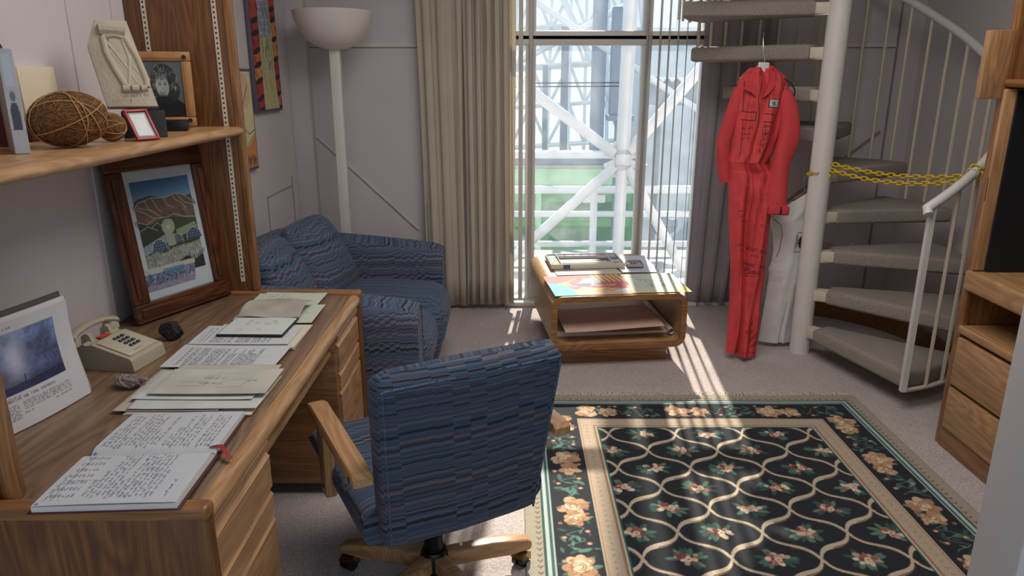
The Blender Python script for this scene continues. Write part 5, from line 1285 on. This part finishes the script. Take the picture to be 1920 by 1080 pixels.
def paper(name, label, cv, o, ang, seed=0, curl=.003, cat='paper', group=None, t=.0008, tilt=0):
    def f(X, Y, dz):
        w, h = cv.w, cv.h
        z = curl*(np.sin(3.1*X/w+seed)*np.cos(2.3*Y/h+seed*2)+1)*.5+dz*.5+curl*.7*((X/w-.5)**4*8)+tilt*Y
        return X, Y, z
    s = sheet(name, cv, None, 'painted', f, t=t); s.matrix_world = quadM(o, ang); tag(s, label, cat, group); return s
def blank(w, h, bg, n=.03, seed=1):
    c = Cv(w, h, 120, bg); c.noise(n, 14, seed); return c
def sheets_pad(name, label, o, ang, w, h, t, mat, cat='paper pad', rag=.004, seed=0):
    rg = random.Random(seed); mm = MB(); n = max(2, int(t/.003))
    for k in range(n):
        dx, dy, da = rg.uniform(-rag, rag), rg.uniform(-rag, rag), rg.uniform(-1, 1)
        mm.box(0, w, 0, h, k*t/n, (k+1)*t/n-.0003, M=T(dx, dy, 0) @ RZ(da))
    q = mm.build(name, mat, smooth=False); q.matrix_world = quadM(o, ang); tag(q, label, cat); return q
z0 = .7412
# pile B (in front of telephone)
sheets_pad('paper_stack', 'bottom stack of loose sheets between the open notebook and the typed page', (-1.085, 1.835, z0), 0, .355, .27, .006, 'paper_cream', 'papers', .008, 3)
paper('torn_sheet', 'cream torn sheet sticking out lowest at left of the sketch pile', blank(.30, .30, 'b8aa9a', .06, 3), (-1.125, 1.845, z0+.008), R(4), 1)
paper('loose_sheet', 'white sheet under the sketch, its lower edge nearest the open notebook', blank(.365, .12, 'c6c7c4', .03, 5), (-1.085, 1.85, z0+.012), R(1), 2, .004)
paper('lined_sheet', 'white sheet with ragged left edge directly beneath the pencil sketch', sketch_page(.35, .20, 4, 'c2c3c0'), (-1.100, 1.905, z0+.017), R(-2), 3)
paper('notepaper', 'cream sheet peeking out above the pencil sketch', blank(.32, .17, 'b9b3a6', .04, 8), (-1.06, 1.985, z0+.020), R(1), 3)
paper('pencil_sketch', 'grey-green spiral-torn sheet with pencil diagram, topmost of its pile', sketch_page(.345, .185, 6), (-1.062, 1.925, z0+.024), R(-3), 1, .004)
# pile C: typed page
mm = MB(); mm.box(-.14, .14, -.10, .10, 0, .010, .001); q = mm.build('folder', 'leather_dark'); q.matrix_world = T(-.915, 2.25, z0) @ RZ(2); tag(q, 'thin dark folder under the large typed page', 'folder')
paper('typed_page', 'large white page of typed columns in middle of the desk', text_page(.37, .195, 2), (-1.135, 2.155, z0+.012), R(1), 2, .004)
# pile D
sheets_pad('yellow_pad', 'cream pad of torn sheets beneath the small typed page', (-1.09, 2.345, z0), 0, .335, .24, .012, 'paper_cream', 'paper pad', .006, 7)
paper('typed_sheet', 'smaller typed page partly under the black-covered booklet', text_page(.35, .19, 9), (-1.13, 2.355, z0+.014), R(1), 4, .004)
g = thing('open_booklet', 'small black-covered booklet open to a page of red notes, cover flipped up behind', 'booklet', (-.935, 2.525, z0+.022), R(-1))
mm = MB(); mm.box(-.12, .12, -.105, .09, 0, .005, .001); mm.build('cover', 'leather_dark', g)
c = Cv(.232, .185, 620, 'c9cdca'); random.seed(2)
for (x, y) in ((.06, .12), (.09, .13), (.13, .12), (.16, .13), (.06, .15), (.15, .15), (.12, .06), (.05, .05)):
    for k in range(2): c.scrib(x, y-k*.012, .022, .006, '8e5a55', .0011)
sheet('page', c, g, 'painted', lambda X, Y, dz: (X-.117, Y-.10, .0058+dz*.3), t=.0008)
c = blank(.24, .20, 'aaa298', .08, 12)
sheet('flipped_page', c, g, 'painted', lambda X, Y, dz: (X-.118, Y*.96+.083, .008+.022*np.sin(Y/.20*PI*.8)+.004*np.sin(X*30+Y*20)+dz), t=.0008)
# pile E
sheets_pad('legal_pad', 'pale green writing pad at far end of the desk', (-1.075, 2.635, z0), 2, .255, .345, .013, 'pad_green' if 'pad_green' in MT else plain('pad_green', 'c4c6b0', .8, var=.03).name, 'paper pad', .004, 4)
def pad_page(seed):
    random.seed(seed); c = Cv(.26, .22, 560, 'c2c8b6')
    for k in range(14): c.line([(0, .01+.0155*k), (.26, .01+.0155*k)], .0008, '9aa8a0', .7)
    for k in range(5): c.scrib(random.uniform(.02, .08), .06+.03*k, random.uniform(.08, .16), .012, '3d4046', .0013)
    c.line([(.10, .02), (.2, .2)], .0012, '55585c'); return c
paper('pad_sheet', 'green ruled sheet with pencil writing at far end of the desk', pad_page(3), (-1.055, 2.76, z0+.015), R(2), 2, .003)
paper('folded_sheet', 'pale green folded sheet at right under the open booklet', pad_page(5), (-1.02, 2.585, z0+.015), R(4), 5, .003)
# ================================================================ SHELF ITEMS
SZ = 1.4575
def egg(name, label, c, r, rot, seed):
    g = thing(name, label, 'twig ball', c, 0); Mr = RZ(rot) @ RY(-8)
    mm = MB(); rg = random.Random(seed)
    mm.ico((r[0], r[1], r[2]), (0, 0, 0), 4, lambda p: 1+.025*math.sin(31*p.x+17*p.y)*math.sin(27*p.z+11*p.x), M=Mr); mm.build('core', 'twig', g)
    mm = MB()
    for k in range(260):
        v = Vector((rg.gauss(0, 1), rg.gauss(0, 1), rg.gauss(0, 1))).normalized(); d = v.orthogonal().normalized(); d = Matrix.Rotation(rg.uniform(0, 6.28), 3, v) @ d
        pts = []
        for t in (-.28, -.1, .08, .26): q = (v+d*t).normalized(); pts.append(Mr @ Vector((q.x*r[0]*1.02, q.y*r[1]*1.02, q.z*r[2]*1.02)))
        mm.tube(pts, max(.0011, r[2]*.014), 4, cap=False)
    tag(mm.build('twigs', 'twig_light' if 'twig_light' in MT else plain('twig_light', '8a5f38', .85, var=.35, scale=80).name, g), kind='stuff')
    for k in range(7):
        n = Vector((rg.gauss(0, .8), rg.gauss(0, 1), rg.gauss(0, 1))).normalized(); u = n.orthogonal().normalized(); w = n.cross(u); o = n*rg.uniform(-.25, .25)
        pts = []
        for a in np.linspace(0, 2*PI, 40, endpoint=False): q = (o+u*math.cos(a)+w*math.sin(a)).normalized(); pts.append(Mr @ Vector((q.x*r[0]*1.045, q.y*r[1]*1.045, q.z*r[2]*1.045)))
        mm = MB(); mm.tube(pts, max(.0013, r[2]*.021), 5, closed=True); mm.build('cord_loop', 'twine', g)
    return g
e1 = egg('twig_ball', 'large egg-shaped ball of brown twigs wrapped in cord on the shelf', (-1.262, 2.105, SZ+.078), (.101, .078, .074), 25, 1)
mm = MB(); mm.box(-.013, .013, -.001, .001, -.03, .03, M=T(-.098, -.045, .0) @ RZ(-50) @ RY(10)); mm.build('paper_label', 'paper', e1, smooth=False)
egg('twig_ball', 'small twig ball wrapped in cord behind the larger one', (-1.243, 2.285, SZ+.045), (.042, .040, .042), 40, 2)
# glossy book at the left end
g = thing('white_book', 'glossy white book standing upright at left end of the shelf, dark figure on spine', 'book', (-1.291, 1.897, SZ), R(-52))
c = Cv(.034, .262, 500, 'b3b9c4'); c.noise(.05, 10, 3)
c.ell(.017, .145, .006, .013, '5d6478'); c.poly([(.006, .062), (.028, .062), (.026, .11), (.023, .130), (.012, .130), (.007, .11)], '2b3040'); c.rect(.008, .17, .026, .25, 'bcd0e4', .6)
c2 = Cv(.17, .262, 400, '9f8f8c'); c2.rect(0, 0, .17, .09, 'a8887a'); c2.rect(.115, .03, .155, .065, 'b8b4b4')
for k in range(11): c2.line([(.118+.0033*k, .033), (.118+.0033*k, .062)], .0012 if k % 3 else .0018, '3a3438')
c2.scrib(.115, .075, .04, .006, '55484a', .001); c2.scrib(.118, .018, .035, .006, '55484a', .001); c2.noise(.05, 8, 5)
mm = MB(); mm.box(-.168, 0, .0, .034, 0.001, .259, .002); mm.build('block', 'paper', g)
sheet('spine', c, g, 'painted_gloss', t=.0008, M=frameM(Vector((.0012, 0, 0)), Vector((0, 1, 0)), Vector((0, 0, 1))))
sheet('cover', c2, g, 'painted_gloss', t=.0008, M=frameM(Vector((-.17, -.0012, 0)), Vector((1, 0, 0)), Vector((0, 0, 1))))
mm = MB(); mm.lathe([(0, .295), (.015, .292), (.026, .28), (.030, .26), (.028, .0), (0, 0)], 24, c=(-1.462, 2.13, SZ)); tag(mm.build('dark_jar', 'maroon'), 'dark round-topped jar standing behind the white book on the shelf', 'jar')
g = thing('sun_patch_block', 'cream block standing in for a sun patch on the wall, maroon foot below, behind the twig balls', 'book', (WX+.035, 2.36, SZ))  # cream block put in for a patch of sunlight on the wall
MB().box(-.03, .0, -.09, .095, .05, .225, .002, M=RY(-2)).build('cover', 'sun_patch_cream' if 'sun_patch_cream' in MT else plain('sun_patch_cream', 'd9cbb0', .7, var=.02).name, g)  # pale colour stands for the sunlit wall, not a book cover
MB().box(-.032, .003, -.092, .10, 0, .052, .002).build('sun_patch_block_foot', 'maroon', g)
# plaster coffin-shaped plaque on black wedge stand
st_ = thing('plaque_stand', 'black wedge stand holding the pale stone plaque', 'stand', (-1.232, 2.475, SZ), R(27))
mm = MB(); mm.prism([(-.05, 0), (.08, 0), (.06, .03), (.035, .085), (-.03, .085)], .13, M=T(-.065, 0, 0) @ Matrix(((0, 0, 1, 0), (1, 0, 0, 0), (0, 1, 0, 0), (0, 0, 0, 1))), b=.003); mm.build('block', 'black_plastic', st_)
po = Vector((-1.318, 2.42, 1.548)); pu = Vector((.89, .45, 0)).normalized(); pv = Vector((-.070, .10, .268))
pq = thingM('stone_plaque', 'pale carved stone plaque shaped like a coffin, a relief figure and date', 'plaque', M4(po, pu, pv))
w_, h_ = .150, .300
mm = MB(); mm.prism([(0, 0), (w_, 0), (w_*.60, h_), (w_*-.02, h_), (w_*-.20, h_*.74), (w_*-.22, h_*.68)], .024, b=.003)
mm.build('slab', 'stone', pq, ang=.7)
mm = MB()
def relief(pts, r, flat=.6):
    mm.tube([((x-.16*y)*w_+.004, y*h_, .0245) for x, y in pts], r*1.15, 10)
relief([(.16, .88), (.30, .885), (.5, .875), (.66, .865)], .018); mm.build('relief_head', 'stone', pq)
mm = MB(); relief([(.20, .80), (.45, .815), (.64, .78), (.78, .55), (.86, .30), (.84, .22)], .009); relief([(.20, .80), (.20, .62), (.30, .42), (.42, .24), (.5, .22)], .009)
mm.prism([(.20*w_, .80*h_), (.64*w_, .78*h_), (.78*w_, .55*h_), (.86*w_, .24*h_), (.46*w_, .23*h_), (.30*w_, .42*h_), (.20*w_, .62*h_)], .004, M=T(0, 0, .0235)); mm.build('relief_body', 'stone', pq)
mm = MB(); relief([(.25, .74), (.5, .48), (.66, .26)], .0045); relief([(.24, .66), (.45, .46), (.62, .25)], .0035); relief([(.56, .77), (.62, .55), (.55, .36), (.50, .25)], .0055); relief([(.60, .77), (.70, .55), (.62, .36), (.58, .25)], .0035); relief([(.66, .45), (.78, .34), (.82, .27)], .004); mm.build('relief_straps', 'stone', pq)
mm = MB(); relief([(.36, .20), (.50, .20)], .011); relief([(.54, .20), (.68, .20)], .011); relief([(.72, .20), (.84, .21)], .010); mm.build('relief_feet', 'stone', pq)
def mesh_text(t, size, depth, M, name, mat, par):
    cu = bpy.data.curves.new('t', 'FONT'); cu.body = t; cu.size = size; cu.extrude = depth
    ob = bpy.data.objects.new('t', cu); COL.objects.link(ob); dg = bpy.context.evaluated_depsgraph_get(); me = bpy.data.meshes.new_from_object(ob.evaluated_get(dg)); bpy.data.objects.remove(ob)
    me.transform(M); me.materials.clear(); me.materials.append(MT[mat]); o = bpy.data.objects.new(name, me); COL.objects.link(o); o.parent = par; return o
mesh_text('20 SEPT 91', .017, .0006, T(.33*w_, .11*h_, .0243), 'carved_date', 'stone_dark' if 'stone_dark' in MT else plain('stone_dark', '8a7d6b', .85).name, pq)
mesh_text('9', .015, .0006, T(.45*w_, .045*h_, .0243), 'carved_date', 'stone_dark', pq)
# portrait photo frame
def art_portrait():
    c = Cv(.145, .175, 600, '6a6a6a'); c.noise(.15, 20, 3)
    X = c.xs[None, :]+0*c.ys[:, None]; Y = c.ys[:, None]+0*c.xs[None, :]
    c.poly([(0, 0), (0, .02), (.03, .055), (.06, .07), (.10, .07), (.145, .04), (.145, 0)], '121214')
    rd = random.Random(5)
    c.ell(.075, .115, .046, .05, '302f2e'); c.ell(.10, .085, .030, .035, '2b2a2a'); c.ell(.045, .10, .022, .035, '343332')
    for k in range(120):
        a = rd.uniform(-.6, 3.6); r = rd.uniform(.028, .05); x = .075+r*math.cos(a); y = .118+r*math.sin(a); c.line([(x, y), (x+rd.uniform(-.012, .012), y-rd.uniform(.004, .018))], .0016, rd.choice(('8a8886', '5c5a58', '3a3938', 'a5a29e')))
    c.ell(.068, .097, .024, .033, 'a8a6a2', .12); c.ell(.06, .10, .014, .022, 'b8b6b2', .12, .8); c.poly([(.055, .075), (.083, .072), (.085, .05), (.056, .05)], '6d6b69'); c.ell(.070, .055, .03, .012, '161618')
    for x in (.060, .079): c.ell(x, .103, .0045, .0022, '2a2828'); c.line([(x-.006, .109), (x+.005, .110)], .0016, '4a4644')
    c.line([(.069, .100), (.067, .090), (.072, .088)], .0015, '7b7876'); c.ell(.069, .080, .010, .0042, '4a4240'); c.ell(.069, .0808, .008, .0022, 'd5d2ce')
    for k in range(30): x = rd.uniform(.05, .088); c.line([(x, .135), (x+rd.uniform(-.008, .008), .117)], .0018, rd.choice(('7d7a76', '989590', '4c4a48')))
    return c
po = Vector((-1.468, 2.900, SZ+.004)); pf = thingM('portrait_frame', 'light wood photo frame with black corner pegs, black-and-white smiling portrait', 'photo frame', M4(po, Vector((.96, .28, 0)), Vector((-.012, .025, .29))))
cvp2 = art_portrait(); cvp2.ys = cvp2.ys*1.24; cvp2.h *= 1.24; W1, H1 = .215, .285
picture_frame(pf, W1, H1, .036, .014, 'oak_lt' if 'oak_lt' in MT else plain('oak_lt', 'a9794a', .45, var=.12, scale=20).name, cvp2)
for x in (.022, W1-.022):
    for y in (.022, H1-.022): mm = MB(); mm.tube([(x, y, .012), (x, y, .020)], .0085, 16); mm.build('corner_peg', 'black_plastic', pf)
mm = MB(); mm.box(-.055, .045, -.025, .025, 0, .04, .005); q = mm.build('black_block', 'black_plastic'); q.matrix_world = T(-1.26, 2.76, SZ) @ RZ(14); tag(q, 'low black block on the shelf in front of the portrait frame', 'block')
# small red frame
po = Vector((-1.172, 2.290, SZ)); rf = thingM('red_photo_frame', 'tiny red photo frame standing on the shelf before the plaque', 'photo frame', M4(po, Vector((.55, .83, 0)), Vector((-.052, .034, .095))))
c = blank(.06, .088, 'aab0ac', .06, 4); 
for nm, a in (('frame_rail', (0, .076, 0, .008)), ('frame_rail', (0, .076, .100, .108)), ('frame_stile', (0, .008, .008, .1)), ('frame_stile', (.068, .076, .008, .1))):
    mm = MB(); mm.box(*a, 0, .010, .0015); mm.build(nm, 'red', rf)
MB().box(.004, .072, .004, .104, .002, .004).build('backing', 'black_plastic', rf); sheet('picture', c, rf, 'painted_gloss', t=.0006, M=T(.008, .010, .0052))
mm = MB(); mm.box(-.008, .008, -.001, .001, 0, .075, M=T(.038, .052, 0) @ RX(0)); 
mm = MB(); mm.loft([[(.028, .075, .001), (.048, .075, .001), (.048, .077, .001), (.028, .077, .001)], [(.028, .012, -.045), (.048, .012, -.045), (.048, .014, -.045), (.028, .014, -.045)]]); mm.build('easel_leg', 'grey_button', rf)
# ================================================================ COFFEE TABLE ITEMS
CT = T(.58, 4.48, 0) @ RZ(6); TZ = .4425
def ctm(x, y, z, a=0): return CT @ T(x, y, z) @ RZ(a)
def onct(name, label, cv, x, y, z, a, cat='painting', curl=.003, seed=1, t=.0008, wrap=False):
    def f(X, Y, dz):
        w, h = cv.w, cv.h; zz = curl*(np.sin(3*X/w+seed)*np.cos(2.5*Y/h+seed)+1)*.5+dz*.5
        return X, Y, zz
    s = sheet(name, cv, None, 'painted', f, t=t); s.matrix_world = ctm(x, y, z, a); return tag(s, label, cat)
random.seed(31)
def stretch(c, fx, fy): c.xs = c.xs*fx; c.ys = c.ys*fy; c.w *= fx; c.h *= fy; return c
def art_dragon():
    c = Cv(.50, .34, 420, 'c9a24e')
    c.rect(0, 0, .5, .34, 'b8545a'); c.poly([(0, 0), (.2, 0), (.14, .07), (.13, .14), (.08, .2), (.0, .22)], '3f93ad')
    c.poly([(.05, .2), (.12, .24), (.22, .30), (.13, .22), (.15, .15), (.12, .17)], 'd4b45c')
    c.poly([(.14, .0), (.5, .0), (.5, .06), (.38, .12), (.3, .1), (.2, .14), (.14, .08)], 'c7a88a')
    for k in range(28): x = random.uniform(.15, .42); y = random.uniform(.04, .16); c.ell(x, y, .03, .008, random.choice(('c9a24e', '8f9aae', 'd9c37a', 'b98a4a', 'aeb2bc')), random.uniform(-.4, .6), .8)
    c.poly([(.18, .19), (.24, .27), (.36, .28), (.33, .20), (.27, .15), (.2, .14)], '7f97b8'); c.ell(.22, .17, .05, .03, '5b5470', .2)
    for k in range(10): x = .2+.015*k; c.line([(x, .2), (x+.05, .29)], .004, 'a9bdd2')
    for k in range(6): x = .30+.032*k; c.poly([(x, .34), (x+.02, .34), (x+.04, .22), (x+.03, .2)], 'd8bf66')
    c.poly([(.36, .1), (.44, .18), (.5, .2), (.5, .1)], 'b8545a'); c.poly([(.36, .04), (.5, .12), (.5, .05)], 'c3c7d6')
    for q in ([(.12, .14), (.18, .19), (.24, .27)], [(.2, .14), (.27, .15), (.33, .2), (.42, .24)], [(.15, .08), (.25, .06), (.36, .1), (.44, .18)], [(.05, .2), (.12, .24), (.22, .30)]): c.line(q, .003, '7d3038')
    return c
def art_garden():
    c = Cv(.44, .33, 380, 'c5c9b8'); c.noise(.05, 8, 3); c.rect(0, 0, .44, .05, 'ccc78a', .6); c.poly([(.34, 0), (.44, 0), (.44, .12)], 'c9cf5e', .9); c.poly([(0, .03), (.1, .05), (.05, .1), (0, .12)], 'd6bda0', .8)
    for k in range(26): x = random.uniform(.1, .3); y = .26-(x-.1)*.6+random.uniform(-.03, .05); c.ell(x, y, .008, .006, random.choice(('9c8ab0', '8a7aa8', 'b5a6bc', '6f9a7a')), 0, .8)
    for k in range(12): x = random.uniform(.15, .3); c.line([(x, .1), (x+random.uniform(-.02, .02), .15)], .003, '5f8a6a')
    return c
onct('watercolour_painting', 'vivid red, yellow and blue abstract painting at front left of the coffee table', stretch(art_dragon(), .98, 1.27), -.385, -.490, TZ, 1)
onct('watercolour_painting', 'pale garden watercolour at front right of the coffee table', stretch(art_garden(), .80, 1.27), .075, -.475, TZ+.001, -1)
onct('drawing_sheet', 'cream sheet under left side of the paint box on the coffee table', blank(.42, .42, 'c8bfb2', .03, 6), -.30, -.045, TZ, 1, 'paper')
onct('drawing_sheet', 'white crumpled sheet under the small paint tin on the coffee table', blank(.25, .45, 'c5c9cf', .05, 7), .125, -.03, TZ+.001, -2, 'paper', .006)
pb = thing('paint_box', 'large white watercolour box with coloured pans on the coffee table', 'paint box'); pb.matrix_world = ctm(-.07, .24, TZ+.006, -1)
MB().box(-.245, .245, -.15, .15, 0, .006, .002).build('tray_floor', 'white_paint', pb)
for a in ((-.245, .245, -.15, -.144), (-.245, .245, .144, .15), (-.245, -.239, -.144, .144), (.239, .245, -.144, .144), (-.175, -.171, -.144, .144), (.171, .175, -.144, .144), (-.171, .171, .080, .084), (-.171, .171, -.108, -.104)):
    MB().box(*a, .006, .032, .0015).build('tray_wall', 'paper_cream' if a[2] == -.15 else 'white_paint', pb)
pc = ['1d6b58', '2e3c44', '56606a', '8a5a5e', '2f3f7a', '5a4a80', '9a2c3c', '8f9096']
for i, h in enumerate(pc[1:7]): MB().box(-.166+.0565*i, -.114+.0565*i, .088, .140, .006, .024, .003).build('paint_pan', plain('pan_%s' % h, h, .35, var=.25, scale=60).name, pb)
for i, h in enumerate(('1d6b58', '1f7a5e', 'c99a2a', 'd08a1e')): MB().box(-.235, -.179, -.140+.07*(3-i), -.078+.07*(3-i), .006, .024, .003).build('paint_pan', plain('pan_%s' % h, h, .35, var=.25, scale=60).name, pb)
for i, h in enumerate(('9aa0a4', '2b4478', 'b8a888', '8a2232')): MB().box(.179, .235, -.140+.07*(3-i), -.078+.07*(3-i), .006, .024, .003).build('paint_pan', MT.get('pan_%s' % h, plain('pan_%s' % h, h, .35, var=.25, scale=60)).name, pb)
for i, h in enumerate(('a9aeb0', 'b8b4ac', '8f98a8', 'b3b0a0', 'a7a2a0', '9aa3b0')): MB().box(-.166+.0565*i, -.114+.0565*i, -.140, -.112, .006, .018, .003).build('paint_pan', plain('pan_%s' % h, h, .35, var=.2, scale=60).name, pb)
c = Cv(.338, .184, 420, 'b9aeb0'); random.seed(8)
c.rect(0, .10, .338, .184, '22242c')
for k in range(160): c.ell(random.uniform(0, .338), random.uniform(0, .12), random.uniform(.003, .012), random.uniform(.002, .006), random.choice(('c4b8b6', '9b6a68', 'd0ccc8', '7f8698', 'a88a86', 'd6d0c4')), random.uniform(0, 3), .8)
for k in range(40): c.ell(random.uniform(0, .338), random.uniform(.09, .184), .012, .006, random.choice(('2b3550', '15161c', '6a2430', '3a3f55')), 0, .8)
c.rect(.2, .11, .3, .15, '7a2630', .6)
sheet('mixing_palette', c, pb, 'painted_gloss', t=.001, M=T(-.169, -.102, .012))
MB().box(-.165, -.12, -.1545, -.1495, .005, .028).build('blue_stain', MT.get('pan_2b4478').name, pb, smooth=False)
tn = thing('pencil_tin', 'small grey open tin of drawing stubs right of the paint box', 'tin'); tn.matrix_world = ctm(.245, .13, TZ+.010, -6)
for a in ((-.052, .052, -.06, .06, 0, .003), (-.052, .052, -.06, -.057, 0, .022), (-.052, .052, .057, .06, 0, .022), (-.052, -.049, -.06, .06, 0, .022), (.049, .052, -.06, .06, 0, .022)): MB().box(*a, .0008).build('tin_side' if a[5] > .01 else 'tin_floor', 'alu_dark', tn)
for i, (h, l) in enumerate((('d8d4cc', .05), ('8a5a3a', .06), ('33363c', .05), ('7aa0b0', .05), ('c8c0b0', .06))):
    mm = MB(); mm.tube([(-.036+.018*i, -.045, .009), (-.034+.018*i, -.045+l, .010)], .006, 8); q = mm.build('pastel_stub', plain('stub_%d' % i, h, .7).name); q.matrix_world = tn.matrix_world; tag(q, 'short %s drawing stub in the small tin' % ('white', 'brown', 'black', 'blue', 'cream')[i], 'pastel', 'drawing stubs in the tin')
# papers inside the coffee table case
def incase(name, label, w, h, bg, x, y, z, a, curl, seed, roll=0, cat='paper', mat='painted'):
    c = blank(w, h, bg, .03, seed)
    def f(X, Y, dz):
        zz = curl*(1-np.cos(2*PI*np.clip(X/w, 0, 1)*.5+seed))*.5+dz*.5+roll*np.clip(X/w-.9, 0, 1)**2*60*.01+.006*np.sin(5*Y/h+seed)
        return X, Y, zz
    s = sheet(name, c, None, mat, f, t=.0015); s.matrix_world = ctm(x, y, z, a); tag(s, label, cat)
mm = MB(); mm.box(-.36, .36, -.40, .40, 0, .03, .003); q = mm.build('portfolio', 'paper_cream'); q.matrix_world = ctm(0, .04, .147); tag(q, 'flat cream portfolio lying inside the open coffee table', 'portfolio')
incase('drawing_paper', 'sunlit white drawing sheet at the back inside the coffee table', .62, .46, 'd6cfc4', -.345, -.02, .182, 1, .01, 2)
incase('kraft_paper', 'pinkish sheet beneath the front sheet inside the coffee table', .61, .40, 'cfae9c', -.31, -.44, .200, -2, .012, 4)
incase('kraft_paper', 'large pinkish paper at the front inside the coffee table, topmost', .60, .44, 'd2b09d', -.32, -.485, .222, 1, .016, 6)
mm = MB(); mm.tube([(.340, -.42, .180), (.337, .25, .200)], .018, 16, cap=False); q = mm.build('paper_roll', 'paper_cream'); q.matrix_world = CT; tag(q, 'cream paper roll along the right side inside the coffee table', 'paper roll')
